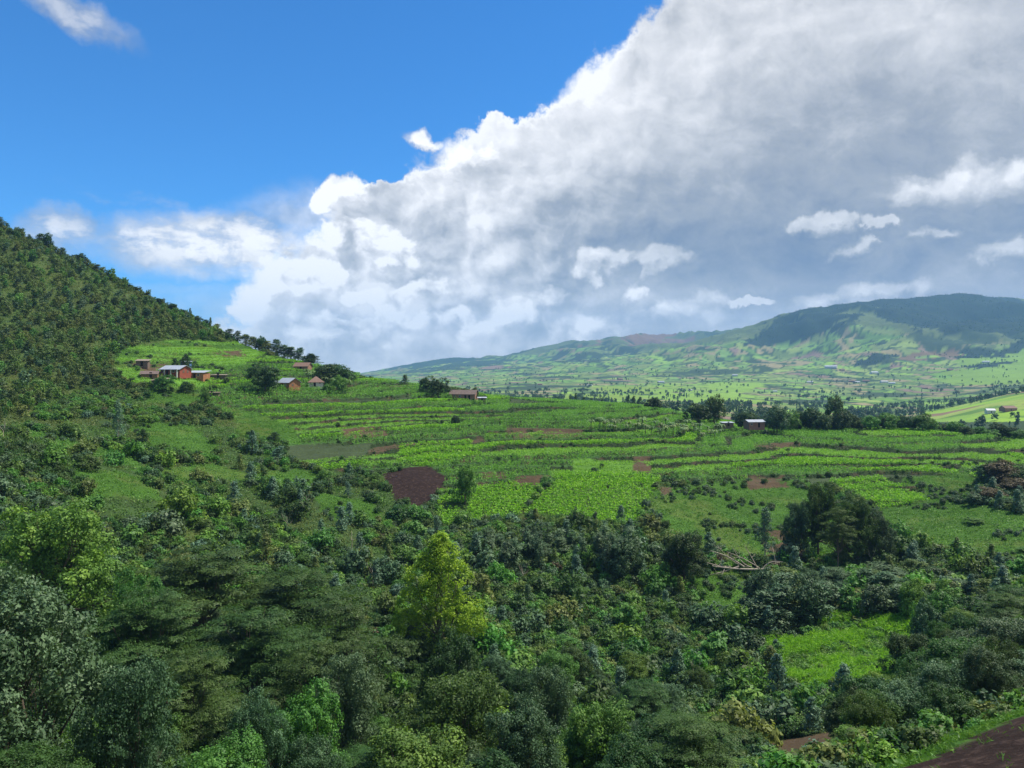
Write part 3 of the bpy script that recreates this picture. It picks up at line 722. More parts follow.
# ---- large trees of the foreground and the slope
P = plant_px
P('bluish', 'broadleaf_tree', 12, 574, 190, 54, "huge grey-green tree filling the lower left corner, tallest one there")
P('bluish', 'broadleaf_tree', 128, 650, 105, 53, "rounded grey-green tree leaning out right of the huge corner tree")
P('leafy_yellow', 'broadleaf_tree', 62, 492, 112, 108, "bright yellow-green topped leafy tree above the corner tree")
P('leafy', 'broadleaf_tree', 135, 566, 60, 98, "mid-green leafy tree below the right side of the yellow-green topped one")
P('leafy_dark', 'broadleaf_tree', 12, 560, 60, 88, "dark leafy tree at the left edge under the yellow-green topped one")
P('bluish_dark', 'broadleaf_tree', 30, 742, 110, 46, "low dark tree at the very bottom left corner")
for u, v, w, Y, s in [(205, 548, 150, 112, 'uppermost'), (300, 566, 130, 112, 'right-hand upper'), (150, 590, 120, 92, 'left-hand'), (255, 606, 150, 92, 'middle'), (345, 598, 110, 100, 'rightmost'), (190, 650, 110, 76, 'lower left'), (315, 640, 100, 84, 'lower right')]:
    P('feathery', 'feathery_tree', u, v, w, Y, f"dark feathery flat-tiered tree, {s} of the group beside the corner tree", group='dark feathery trees')
P('lime', 'lime_tree', 440, 529, 88, 132, "tall yellow-lime tree standing out in the middle of the dark slope")
P('leafy_dark', 'broadleaf_tree', 450, 628, 60, 104, "dark bushy tree at the foot of the yellow-lime tree")
P('bluish', 'broadleaf_tree', 345, 648, 85, 78, "drooping grey-green tree below the feathery trees")
P('bluish_dark', 'broadleaf_tree', 452, 664, 130, 76, "wide dark green tree below the yellow-lime tree")
P('leafy', 'broadleaf_tree', 415, 728, 120, 57, "bright green leafy tree at the bottom edge, left of centre")
P('bluish', 'broadleaf_tree', 522, 700, 95, 63, "blue-grey topped tree at the bottom edge next to the bright leafy tree")
P('bluish', 'broadleaf_tree', 318, 732, 70, 55, "grey-green small tree at the bottom edge left of the bright leafy tree")
P('leafy', 'broadleaf_tree', 222, 732, 100, 50, "light-tipped leafy tree at the bottom edge below the feathery trees")
P('leafy', 'broadleaf_tree', 303, 682, 84, 66, "small bright-tipped tree between feathery and drooping trees")
P('bluish', 'broadleaf_tree', 258, 690, 70, 62, "round grey-green tree between the light-tipped bottom tree and feathery trees")
P('leafy', 'broadleaf_tree', 600, 692, 80, 72, "loose open leafy tree right of the blue-grey topped one")
P('bluish', 'broadleaf_tree', 545, 662, 70, 84, "grey bushy tree behind the blue-grey topped one")
P('leafy_dark', 'broadleaf_tree', 655, 722, 100, 64, "dark leafy tree on the bottom edge right of the loose open tree")
P('bluish', 'broadleaf_tree', 905, 684, 80, 64, "pale grey open-crowned tree above the grassy edge of the ploughed corner")
P('bluish_dark', 'broadleaf_tree', 955, 632, 110, 82, "large dark grey-green tree on the near bank behind the pale open-crowned one")
P('bluish', 'broadleaf_tree', 1000, 612, 90, 92, "tall grey-green tree at the right edge above the ploughed corner")
P('feathery', 'feathery_tree', 1010, 594, 70, 110, "light green tiered tree at the right edge above the grey-green one")
P('leafy_dark', 'broadleaf_tree', 872, 670, 66, 84, "dark round tree between the marsh and the near bank")
P('bluish', 'broadleaf_tree', 1040, 650, 90, 70, "grey-green tree half cut by the right edge of the view")
P('leafy', 'broadleaf_tree', 965, 690, 50, 62, "small leafy tree on the near bank right of the pale open-crowned one")
P('leafy', 'broadleaf_tree', 862, 728, 60, 56, "small leafy tree standing at the lower end of the near bank")
# dark stand on the right of the fields
for u, v, w, Y, s, k in [(818, 480, 42, 190, 'tallest', 'bluish_dark'), (858, 494, 42, 182, 'wide-crowned', 'bluish_dark'), (797, 500, 30, 188, 'left-hand', 'bluish'), (838, 506, 38, 176, 'lower', 'feathery'), (880, 510, 30, 182, 'right-hand', 'bluish')]:
    P(k, 'dark_tree', u, v, w, Y, f"{s} dark tree of the stand below the right-hand bean plot", group='dark stand below the bean plot')
P('leafy_dark', 'dark_tree', 684, 528, 44, 172, "dense glossy dark tree left of the fallen bare tree")
P('round_grey', 'dark_tree', 624, 530, 38, 172, "rounded grey-green tree left of the dense glossy one")
P('round_mid', 'dark_tree', 465, 462, 22, 212, "single dark green tree right of the ploughed square plot")
P('gum_blue', 'gum_tree', 765, 505, 16, 190, "single blue-grey gum tree on the grass left of the dark stand")
P('gum_blue', 'gum_tree', 278, 445, 14, 225, "single blue-green conical gum in the scrub left of the fields")
P('gum_dark', 'gum_tree', 274, 432, 13, 245, "single dark gum just above the blue-green conical one")
P('gum_dark', 'gum_tree', 145, 483 - 55, 10, 205, "small dark bushy tree on the bright meadow patch")
P('gum_blue', 'gum_tree', 118, 398, 10, 205, "thin pale-trunked gum at the upper edge of the meadow patch")
for i, (u, v, w, Y, k) in enumerate([(1000, 458, 34, 236, 'round_brown'), (986, 462, 26, 240, 'round_grey'), (1015, 476, 34, 226, 'round_brown'), (992, 486, 30, 220, 'round_brown'), (1030, 466, 40, 232, 'round'), (975, 492, 18, 218, 'round_grey'), (1012, 498, 34, 214, 'round'), (975, 517, 20, 200, 'round_mid')]):
    P(k, 'thicket_tree', u, v, w, Y, "tree of the brownish thicket at the right edge of the fields", group='brownish thicket at the right edge')
# grey stand along the foot of the right slope
for i in range(34):
    u = ri.uniform(752, 905); Y = ri.uniform(150, 172)
    P(ri.choice(['gum', 'round_grey', 'bluish', 'gum_olive']), 'slope_tree', u, ri.uniform(556, 586) + (172 - Y) * .6, ri.uniform(28, 50), Y, "grey-green tree of the dense stand just above the bright marsh", group='grey-green stand above the marsh')
for i in range(46):
    u = ri.uniform(890, 1060); Y = ri.uniform(124, 178)
    P(ri.choice(['round', 'round_grey', 'gum_olive', 'gum', 'round_mid']), 'slope_tree', u, 545 + (178 - Y) * 1.0 + ri.uniform(-4, 14), ri.uniform(18, 38), Y, "dark tree of the woodland belt on the lower right slope", group='woodland belt on the lower right slope')
for i in range(40):
    u = ri.uniform(476, 645); Y = ri.uniform(170, 186)
    P('reed', 'slender_shrub', u, ri.uniform(518, 534) + (186 - Y) * .9, ri.uniform(8, 15), Y, "upright slender grey-green shrub in the row under the lime bean plot", 'shrub', 'slender shrubs under the bean plot')

# ---- ridge line and around the farms
ridge = [(265, 362, 36, 300, 'round', "large dark round tree left of the tin-roofed brick cottage"),
 (324, 362, 28, 345, 'round', "dark round tree just behind the thatch-coloured hut"), (340, 363, 30, 352, 'round', "wide dark tree right of and behind the hut"),
 (405, 374, 8, 395, 'cone_dark', "small dark conical tree alone on the ridge"), (426, 375, 18, 372, 'round', "dark tree on the left of the pair by the ridge farmhouse"),
 (438, 377, 22, 366, 'round', "dark tree on the right of the pair by the ridge farmhouse"), (475, 386, 7, 372, 'round', "tiny dark tree at the right gable of the ridge farmhouse"),
 (456, 414, 9, 305, 'round', "tiny isolated dark tree in the middle of the terraces"), (575, 408, 8, 372, 'round', "left half of the twin dark bushes on the upper terraces"),
 (584, 408, 8, 372, 'round', "right half of the twin dark bushes on the upper terraces"), (653, 396, 16, 405, 'round', "dark bushy tree on the ridge left of the big dark pair"),
 (699, 401, 26, 366, 'round', "wide dark tree on the left of the big pair on the ridge"), (714, 393, 22, 372, 'round', "taller dark tree on the right of the big pair on the ridge"),
 (777, 404, 24, 352, 'round_grey', "greyish brown-green tree right of the blue-roofed house"), (836, 393, 20, 388, 'round', "lone domed dark tree standing clear behind the ridge hedge"),
 (340, 374, 18, 330, 'round_mid', "light green bushy tree right of the hut"), (187, 381, 14, 275, 'gum_dark', "dark spiky tree below the long red brick house"),
 (163, 374, 22, 270, 'round_mid', "green bushy tree below the sheds"), (188, 353, 8, 305, 'gum_dark', "dark blue-green tree on the right of the trio behind the red house"),
 (175, 357, 9, 302, 'gum_dark', "dark blue-green tree on the left of the trio behind the red house"), (183, 356, 8, 304, 'gum_dark', "dark blue-green tree in the middle of the trio behind the red house"),
 (206, 386, 9, 262, 'round_mid', "small round bush tree under the right end of the red house")]
for u, v, w, Y, k, l in ridge: P(k, 'ridge_tree', u, v, w, Y, l)
sky_l = [(0, 216), (14, 232), (40, 233), (47, 232), (62, 247), (80, 252), (86, 258), (97, 264), (105, 272), (112, 274), (121, 278), (128, 284), (136, 286), (146, 292), (158, 298), (172, 302), (182, 309), (196, 315), (205, 319), (216, 323), (228, 328), (238, 330), (246, 334), (256, 336), (262, 335), (268, 340), (276, 338), (284, 344), (291, 346), (298, 347), (308, 354), (314, 353), (330, 364), (346, 370)]
for i, (u, v) in enumerate(sky_l):
    P(ri.choice(['gum_dark', 'gum_olive', 'round', 'gum']), 'skyline_tree', u, v, ri.uniform(9, 14) if u < 240 else ri.uniform(12, 18), 404 if u < 340 else 398, "dark tree along the skyline of the steep left hill", group='trees along the skyline of the left hill')
belt = [(742, 412, 14), (752, 411, 14), (779, 407, 18), (790, 408, 18), (800, 409, 20), (812, 408, 22), (823, 412, 18), (832, 413, 18), (842, 411, 20), (853, 415, 18), (862, 416, 16), (871, 412, 18), (880, 415, 16), (889, 411, 20), (900, 415, 14), (910, 416, 18), (922, 413, 22), (932, 418, 16), (944, 421, 16), (955, 422, 18), (966, 424, 16), (978, 425, 16), (988, 427, 18), (999, 423, 20), (1009, 428, 18), (1020, 430, 18), (1034, 431, 20)]
for i, (u, v, w) in enumerate(belt):
    P(ri.choice(['round', 'round', 'round_mid', 'leafy_dark']), 'hedge_tree', u, v + ri.uniform(-2, 2), w, 366 - max(0, u - 880) * .12 + ri.uniform(-6, 6), "dark tree of the unbroken line along the right half of the ridge", group='tree line along the right ridge')
for i, (u, v) in enumerate([(562, 398), (570, 395), (576, 392), (583, 396), (592, 397), (602, 397), (628, 394), (634, 395), (548, 398), (639, 396), (533, 397), (500, 396)]):
    P('gum_dark', 'valley_tree', u, v, ri.uniform(4, 7), 640, "small upright tree in the valley just behind the ridge", group='upright trees just behind the ridge')

# ---- scrub and forest in numbers
def region_pts(n, y0, y1, seed, spread=0.0, u0=-160, u1=1180):
    r = np.random.default_rng(seed)
    y = np.sqrt(r.uniform(y0 ** 2, y1 ** 2, n)); u = r.uniform(u0, u1, n); x = (u - 512) / F * y
    return x, y, u, r
# counted shrubs and young gums on the slope below the fields
def choose_spots(n, y0, y1, seed, classes, mind, u0=-20, u1=1044, keep=lambda u, y: True):
    x, y, u, r = region_pts(n * 14, y0, y1, seed, u0=u0, u1=u1)
    c = classify(x, y); out = []
    for a, b, k, uu in zip(x, y, c, u):
        if k in classes and keep(uu, b) and all((a - p) ** 2 + (b - q) ** 2 > mind ** 2 for p, q in out[-260:]):
            out.append((a, b))
            if len(out) >= n: break
    return out
for i, (x, y) in enumerate(choose_spots(230, 78, 200, 3, (0,), 3.6, keep=lambda u, y: not (u < 370 and y < 125) and not (u > 860 and y < 120))):
    k = ri.choices(['shrub', 'shrub_bright', 'shrub_dark', 'shrub_grey', 'shrub_olive'], [4, 2, 4, 3, 2])[0]
    s = ri.uniform(1.2, 2.3); plant(k, 'shrub', x, y, s, s * ri.uniform(.9, 1.3), "leafy shrub among many on the wild slope below the terraces", 'shrub', 'leafy shrubs on the wild slope')
for i, (x, y) in enumerate(choose_spots(130, 95, 230, 4, (0,), 5, keep=lambda u, y: u > 230 and not (u > 860 and y < 130))):
    k = ri.choices(['cone', 'gum_blue', 'cone_olive', 'gum', 'round_mid'], [6, .6, 2.5, 1, 1.5])[0]
    s = ri.uniform(.8, 1.35) if 'cone' in k else ri.uniform(.45, .7); plant(k, 'young_gum', x, y, s, s * (ri.uniform(.8, 1.05) if 'cone' in k else ri.uniform(.55, .75)), "young blue-grey or dark gum among many on the wild slope", 'young gum tree', 'young gums on the wild slope')
for i, (x, y) in enumerate(choose_spots(16, 80, 190, 9, (0,), 8)):
    t = limbs(np.random.default_rng(i), [(math.cos(a * 1.9) * 1.3, math.sin(a * 1.9) * 1.3, 3.2 + a * .7, .9, .9, .8) for a in range(4)], .09, 2.0)
    o = thing('dead_sapling', (x, y, float(height(x, y))), "bare dead sapling poking out of the scrub on the wild slope", 'dead sapling', 'bare dead saplings in the scrub'); obj('trunk', mesh_np('trunk', *t, [M['dead_wood']]), o)
# a wooded hollow fills the low ground between the named trees
for i, (x, y) in enumerate(choose_spots(150, 58, 125, 5, (0,), 3.6, keep=lambda u, y: (u < 700 or u > 850))):
    k = ri.choices(['leafy', 'bluish', 'bluish_dark', 'leafy_dark', 'feathery', 'leafy_bright'], [4, 4, 3, 3, 2, .3])[0]
    s = ri.uniform(.42, .75); plant(k, 'forest_tree', x, y, s, s * ri.uniform(.85, 1.05), "tree of the dark wood filling the near hollow", 'tree', 'trees of the near wood')

def scatter(name, kind, x, y, s, sz=None, zoff=-.1):
    """uncounted growth: one object of points that carry the plant"""
    r = np.random.default_rng(len(x)); z = height(x, y) + zoff
    nv = len(K[kind]); grp = r.integers(0, nv, len(x))
    for v in range(nv):
        m = grp == v
        if not m.any(): continue
        me = bpy.data.meshes.new(name); me.vertices.add(int(m.sum())); me.vertices.foreach_set('co', np.stack([x[m], y[m], z[m]], -1).astype(np.float32).ravel())
        for an, val in (('sc', s[m]), ('rz', r.uniform(0, 6.28, m.sum()))):
            a = me.attributes.new(an, 'FLOAT', 'POINT'); a.data.foreach_set('value', val.astype(np.float32))
        o = bpy.data.objects.new(name, me); COL.objects.link(o); o['kind'] = 'stuff'
        src = bpy.data.objects.new(name + '_source', K[kind][v]['crown'])
        ng = bpy.data.node_groups.new(name, 'GeometryNodeTree')
        ng.interface.new_socket('Geometry', in_out='INPUT', socket_type='NodeSocketGeometry'); ng.interface.new_socket('Geometry', in_out='OUTPUT', socket_type='NodeSocketGeometry')
        N = ng.nodes; gi = N.new('NodeGroupInput'); go = N.new('NodeGroupOutput'); ip = N.new('GeometryNodeInstanceOnPoints'); oi = N.new('GeometryNodeObjectInfo')
        oi.inputs['Object'].default_value = src; oi.inputs['As Instance'].default_value = True
        a1 = N.new('GeometryNodeInputNamedAttribute'); a1.data_type = 'FLOAT'; a1.inputs[0].default_value = 'sc'
        a2 = N.new('GeometryNodeInputNamedAttribute'); a2.data_type = 'FLOAT'; a2.inputs[0].default_value = 'rz'
        cx = N.new('ShaderNodeCombineXYZ'); cs = N.new('ShaderNodeCombineXYZ')
        Lk = ng.links; Lk.new(gi.outputs[0], ip.inputs['Points']); Lk.new(oi.outputs['Geometry'], ip.inputs['Instance'])
        Lk.new(a2.outputs[0], cx.inputs[2]); Lk.new(cx.outputs[0], ip.inputs['Rotation'])
        for q in range(3): Lk.new(a1.outputs[0], cs.inputs[q])
        Lk.new(cs.outputs[0], ip.inputs['Scale']); Lk.new(ip.outputs[0], go.inputs[0])
        o.modifiers.new('growth', 'NODES').node_group = ng

# undergrowth over the wild slopes, patchy in kind
x, y, u, r = region_pts(30000, 45, 260, 21)
c = classify(x, y); bn = fbm(x / 18, y / 18, 3); sh = r.random(len(x))
k0 = (c == 0) & (sh < np.clip(1.25 - y / 330, .3, 1)) & ~((y > 150) & (u < 400) & (fbm(x / 13 + 60, y / 13, 4, .6) > .535))
pick = (bn + (r.random(len(x)) - .5) * .35)
sz = r.uniform(.45, 1.15, len(x)) * (0.8 + .4 * bn)
for nm, lo, hi in (('shrub_dark', -1, .34), ('shrub_grey', .34, .44), ('shrub', .44, .56), ('shrub_olive', .56, .61), ('shrub_bright', .61, .70), ('shrub_blue', .70, .72), ('shrub_brown', .72, .725), ('shrub_dark', .725, 2)):
    m = k0 & (pick >= lo) & (pick < hi)
    if m.any(): scatter('undergrowth', nm, x[m], y[m], sz[m])
# scrub higher up, left of the fields, and on banks between terraces and on grass
x, y, u, r = region_pts(42000, 165, 440, 22, u0=-60, u1=1090)
c = classify(x, y); cl_ = fbm(x / 11, y / 11, 3); rnd = r.random(len(x))
m = (c == 0) & (y > 255); scatter('undergrowth', 'shrub_olive', x[m][::2], y[m][::2], r.uniform(.5, 1.1, m.sum())[::2]); scatter('undergrowth', 'shrub_dark', x[m][1::2], y[m][1::2], r.uniform(.5, 1.2, m.sum())[1::2])
m = (c == 6) & (rnd < np.where(cl_ > .58, .5, .03)); scatter('bank_growth', 'shrub_dark', x[m][::2], y[m][::2], r.uniform(.25, .6, m.sum())[::2]); scatter('bank_growth', 'shrub', x[m][1::2], y[m][1::2], r.uniform(.25, .5, m.sum())[1::2])
m = (c == 1) & (rnd < np.where(cl_ > .60, .55, .006)); scatter('meadow_scrub', 'shrub_dark', x[m][::2], y[m][::2], r.uniform(.3, .7, m.sum())[::2]); scatter('meadow_scrub', 'shrub_grey', x[m][1::2], y[m][1::2], r.uniform(.3, .7, m.sum())[1::2])
m = (np.isin(c, (2, 3, 10, 7, 5))) & (rnd < .004) & (y < 420); scatter('bank_growth', 'shrub_dark', x[m], y[m], r.uniform(.3, .8, m.sum()))

# wood on the steep left hill: the 300 largest as trees, the rest as one mass
x, y, u, r = region_pts(5200, 190, 415, 31, u0=-160, u1=352)
c = classify(x, y); m = (c == 9); x, y, u = x[m], y[m], u[m]
keepn = 300; order = np.argsort(y + r.normal(size=len(y)) * 25 + (u < -10) * 1e4 )
big = set(); taken = []
for i in order:
    if len(big) >= 250: break
    if all((x[i] - a) ** 2 + (y[i] - b) ** 2 > 20 for a, b in taken): big.add(int(i)); taken.append((x[i], y[i]))
cl_ = fbm(x / 22 + 5, y / 22, 3)
for i in big:
    k = ri.choices(['hill', 'hill_dark', 'hill_grey', 'gum_olive', 'hill_light'], [6, 1.5, 3, .8, 4])[0]; s = ri.uniform(.7, 1.15) if k != 'gum_olive' else ri.uniform(.4, .65)
    plant(k, 'hillside_tree', float(x[i]), float(y[i]), s, s * ri.uniform(.9, 1.15), "olive-green tree among the many covering the steep left hill", 'tree', 'trees covering the steep left hill', parts=i % 3 == 0)
rest = np.array([i for i in range(len(x)) if i not in big])
xs, ys, cs = x[rest], y[rest], cl_[rest] + (r.random(len(rest)) - .5) * .3; ss = r.uniform(.4, .95, len(rest)) * np.where(r.random(len(rest)) < .45, .55, 1)
for nm, lo, hi in (('hill_dark', -1, .26), ('hill', .26, .50), ('hill_light', .50, .58), ('hill_grey', .58, .66), ('shrub_olive', .66, .78), ('hill', .78, 3)):
    m = (cs >= lo) & (cs < hi)
    if m.any(): scatter('hillside_woods', nm, xs[m], ys[m], ss[m])

# ---- crops, row by row along the contour; nobody could count the plants
def crop_mesh(name, mat, x, y, leaves, L, W, hgt, rad, seed, up=.7):
    r = np.random.default_rng(seed); n = len(x); z = height(x, y)
    C = np.stack([x, y, z], -1)[:, None] + np.stack([r.normal(size=(n, leaves)) * rad, r.normal(size=(n, leaves)) * rad, r.uniform(.1, 1, (n, leaves)) * hgt], -1)
    N = unit(r.normal(size=(n * leaves, 3)) * .7 + np.array([0, 0, up]))
    co, q = leaf_quads(C.reshape(-1, 3), N, L, W, r)
    pt = r.random(n)[:, None] * .5 + r.random((n, leaves)) * .5
    o = obj(name, mesh_np(name, co, q, [mat], tint=np.repeat(pt.ravel(), 4))); o['kind'] = 'stuff'
gx, gy = np.meshgrid(np.arange(-260, 330, .95), np.arange(150, 450, 2.1))
r = np.random.default_rng(77); gx = (gx + r.normal(size=gx.shape) * .16).ravel(); gy = gy.ravel(); gy = (gy + _wob(gx, gy) * 14 + r.normal(size=gy.shape) * .16).ravel()
uu = 512 + F * gx / gy; c = classify(gx, gy); vis = (uu > -70) & (uu < 1100); gap = fbm(gx / 8 + 70, gy / 8, 3); gr = r.random(len(gx))
ok = vis & (gap > .17) & (gr < .97)
m = ok & (c == 2); crop_mesh('maize_crop', M['maize'], gx[m], gy[m], 13, .75, .22, 1.9, .30, 1, up=.35)
m = ok & (c == 3); crop_mesh('bean_crop', M['bean'], gx[m], gy[m], 20, .55, .40, 1.15, .46, 2, up=.9)
m = ok & (c == 10); crop_mesh('low_crop', M['low'], gx[m], gy[m], 12, .50, .28, .6, .45, 3, up=.9)
# meadow grass and marsh reeds
x, y, u, r = region_pts(130000, 45, 440, 41, u0=-40, u1=1070)
c = classify(x, y); pz = fbm(x / 7, y / 7, 4, .6) + (r.random(len(x)) - .5) * .12
m = (c == 1) & (pz < .50); crop_mesh('meadow_grass', M['tuft'], x[m], y[m], 7, .5, .16, .35, .4, 4, up=.5)
m = (c == 1) & (pz >= .47); crop_mesh('meadow_weeds', M['mid'], x[m], y[m], 7, .42, .2, .5, .45, 14, up=.6)
x, y, u, r = region_pts(20000, 105, 170, 42, u0=760, u1=950)
c = classify(x, y); pz = fbm(x / 6, y / 4, 4, .6) + (r.random(len(x)) - .5) * .1
m = (c == 8) & (r.random(len(x)) < np.where(pz < .45, .05, .006)); scatter('marsh_scrub', 'shrub', x[m], y[m], r.uniform(.35, .9, m.sum()))
m = (c == 8) & (pz > .50); crop_mesh('marsh_reeds', M['bean'], x[m], y[m], 10, .95, .10, 1.9, .3, 5, up=.25)
m = (c == 8) & (pz <= .50) & (pz > .40); crop_mesh('marsh_sedge', M['maize'], x[m], y[m], 9, .7, .12, .9, .35, 6, up=.4)
m = (c == 8) & (pz <= .44); crop_mesh('marsh_weeds', M['mid'], x[m], y[m], 12, .4, .25, .9, .5, 7, up=.7)
# low leafy cover on all wild ground, and hedgy growth on the terrace banks
x, y, u, r = region_pts(120000, 45, 430, 51, u0=-60, u1=1090)
c = classify(x, y); pz = fbm(x / 10, y / 10, 4, .6) + (r.random(len(x)) - .5) * .15
m = np.isin(c, (0, 9)) & (pz < .50); crop_mesh('ground_cover', M['mid'], x[m], y[m], 8, .48, .26, .7, .6, 8, up=.6)
m = np.isin(c, (0, 9)) & (pz >= .50); crop_mesh('ground_cover', M['olive'], x[m], y[m], 8, .48, .22, .7, .6, 9, up=.6)
x = r.uniform(-270, 330, 120000); y = r.uniform(150, 440, 120000); c = classify(x, y); ub = 512 + F * x / y; pz = fbm(x / 16, y / 6, 4, .6)
m = (c == 6) & (ub > -60) & (ub < 1090) & (pz > .33); crop_mesh('bank_hedge', M['dark'], x[m], y[m], 8, .5, .26, 1.0, .4, 10, up=.5)
m = (c == 5) & (ub > -60) & (ub < 1090) & (r.random(len(x)) < .22 + pz * .3); crop_mesh('fallow_weeds', M['mid'], x[m], y[m], 4, .32, .14, .3, .3, 13, up=.5)
m = (c == 7) & (ub > -60) & (ub < 1090) & (r.random(len(x)) < .5); crop_mesh('fallow_weeds', M['olive'], x[m], y[m], 4, .3, .12, .35, .3, 11, up=.5)
# ragged grass and weeds along the ploughed corner
x = r.uniform(8, 62, 26000); y = r.uniform(28, 74, 26000); c = classify(x, y); m = (c == 1) | ((c == 4) & (r.random(len(x)) < .012))
crop_mesh('verge_grass', M['tuft'], x[m], y[m], 7, .34, .05, .38, .14, 12, up=.2)
# ------------------------------------------------------------------ buildings
HM = {
 'redbrick': plain('red_brick_wall', (.32, .09, .06), var=.45, scale=1.2), 'orange': plain('orange_mud_wall', (.36, .17, .09), var=.45, scale=1.0),
 'pink': plain('weathered_pink_wall', (.30, .17, .125), var=.35, scale=1.2), 'white': plain('whitewashed', (.62, .60, .56), var=.2, scale=1.5),
 'tin': plain('weathered_tin', (.36, .40, .46), rough=.5, var=.35, scale=.9, spec=.3), 'rust': plain('rusty_tin', (.16, .12, .105), rough=.6, var=.4, scale=1.0),
 'brownroof': plain('brown_tile_roof', (.20, .13, .105), var=.3, scale=2), 'dark': plain('dark_opening', (.02, .018, .018)), 'wood': plain('grey_boards', (.17, .13, .10), var=.4),
 'glass': plain('window_glass', (.03, .04, .05), rough=.2, spec=.5), 'blue': plain('blue_paint', (.10, .20, .42), var=.2), 'thatch': plain('grey_thatch', (.24, .20, .16), var=.4, scale=4),
 'earth': plain('trodden_earth', (.24, .14, .08), var=.3, scale=.6),
}
def box_arr(x0, x1, y0, y1, z0, z1):
    co = np.array([(x, y, z) for z in (z0, z1) for y in (y0, y1) for x in (x0, x1)], float)
    return co, np.array([(0, 2, 3, 1), (4, 5, 7, 6), (0, 1, 5, 4), (2, 6, 7, 3), (0, 4, 6, 2), (1, 3, 7, 5)])
def bx(name, parent, mat, *boxes):
    co, q = join([box_arr(*b) for b in boxes]); return obj(name, mesh_np(name, co, q, [mat], smooth=False), parent)
def gable_walls(w, d, h, rh):
    co = np.array([(-w/2, -d/2, -1.2), (w/2, -d/2, -1.2), (w/2, d/2, -1.2), (-w/2, d/2, -1.2), (-w/2, -d/2, h), (w/2, -d/2, h), (w/2, d/2, h), (-w/2, d/2, h), (-w/2, 0, h + rh), (w/2, 0, h + rh)], float)
    F4 = [(0, 1, 5, 4), (2, 3, 7, 6), (3, 0, 4, 7), (1, 2, 6, 5)]; F3 = [(4, 7, 8), (5, 6, 9)] if rh > 0 else []
    me = bpy.data.meshes.new('wall'); me.from_pydata([tuple(c) for c in co], [], F4 + [(4, 8, 7), (5, 6, 9)] if rh > 0 else F4); return me
def roof_mesh(w, d, h, rh, ov=.45, th=.09, hip=False, mono=0.0):
    W, D = w / 2 + ov, d / 2 + ov; e = h - rh * ov / (d / 2) if rh else h; V = []
    for dz in (0, th):
        if hip: V += [(-W, -D, e + dz), (W, -D, e + dz), (W, D, e + dz), (-W, D, e + dz), (-max(W - D, .05), 0, h + rh + .05 + dz), (max(W - D, .05), 0, h + rh + .05 + dz)]
        elif mono: V += [(-W, -D, h + .02 + dz), (W, -D, h + .02 + dz), (W, D, h + mono + dz), (-W, D, h + mono + dz)]
        else: V += [(-W, -D, e + .02 + dz), (W, -D, e + .02 + dz), (W, 0, h + rh + .02 + dz), (-W, 0, h + rh + .02 + dz), (W, D, e + .02 + dz), (-W, D, e + .02 + dz)]
    n = len(V) // 2
    if hip: t = [(0, 1, 5, 4), (1, 2, 5), (2, 3, 4, 5), (3, 0, 4)]; ring = [0, 1, 2, 3]
    elif mono: t = [(0, 1, 2, 3)]; ring = [0, 1, 2, 3]
    else: t = [(0, 1, 2, 3), (3, 2, 4, 5)]; ring = [0, 1, 2, 4, 5, 3]
    Fs = [tuple(i + n for i in f) for f in t] + [tuple(reversed(f)) for f in t] + [(a, b, b + n, a + n) for a, b in zip(ring, ring[1:] + ring[:1])]
    me = bpy.data.meshes.new('roof'); me.from_pydata(V, [], Fs); return me
def house(name, u, v, Y, w, d, h, rh, yaw, wall, roof, label, cat='house', doors=(), wins=(), side_wins=(), hip=False, mono=0, columns=0, off=(0, 0), zup=0.0):
    """doors and wins: positions along the front wall (-y side); side_wins along the right end"""
    x, yy, z = hit(u, v, Y - 60, Y + 60) if Y is None else ((u - 512) / F * Y, Y, None)
    if z is None: z = float(height(x, Y))
    o = thing(name, (x, yy, z + zup), label, cat, rz=R(yaw))
    me = gable_walls(w, d, h, 0 if (hip or mono) else rh); me.materials.append(HM[wall]); obj('wall', me, o)
    me = roof_mesh(w, d, h, rh, hip=hip, mono=mono); me.materials.append(HM[roof]); obj('roof', me, o)
    for p in doors: bx('door', o, HM['dark'], (p - .45, p + .45, -d/2 - .04, -d/2 + .03, 0, 2.0))
    for p in wins:
        f = bx('window', o, HM['white'], (p - .5, p + .5, -d/2 - .05, -d/2 + .03, 1.0, 1.1), (p - .5, p + .5, -d/2 - .05, -d/2 + .03, 1.9, 2.0), (p - .5, p - .4, -d/2 - .05, -d/2 + .03, 1.1, 1.9), (p + .4, p + .5, -d/2 - .05, -d/2 + .03, 1.1, 1.9))
        bx('pane', f, HM['glass'], (p - .4, p + .4, -d/2 - .02, -d/2 + .02, 1.1, 1.9))
    for p in side_wins:
        f = bx('window', o, HM['wood'], (w/2 - .03, w/2 + .04, p - .4, p + .4, 1.0, 1.9))
    for i in range(columns):
        p = -w/2 + .2 + i * (w - .4) / max(columns - 1, 1); bx('column', o, HM['white'], (p - .17, p + .17, -d/2 - 1.35, -d/2 - 1.01, -1.0, h - .05))
    if columns: bx('veranda_roof', o, HM[roof], (-w/2 - .3, w/2 + .3, -d/2 - 1.6, -d/2 - .05, h - .28, h - .18))
    return o
house('brick_house', 176, 0, 295, 9.6, 5.8, 2.4, 1.3, -22, 'redbrick', 'tin', "long red brick house with blue-grey tin roof and white veranda pillars on the hill", doors=(-1.5,), wins=(-3.6, 1.6, 3.6), side_wins=(-1, 1), columns=4, zup=.1)
house('brick_house', 198, 0, 299, 7.2, 5.0, 2.3, 0, -8, 'orange', 'tin', "orange-red brick wing under a flat tin roof right of the white-pillared house", wins=(-2, 1.5), doors=(0,), mono=.8, zup=.1)
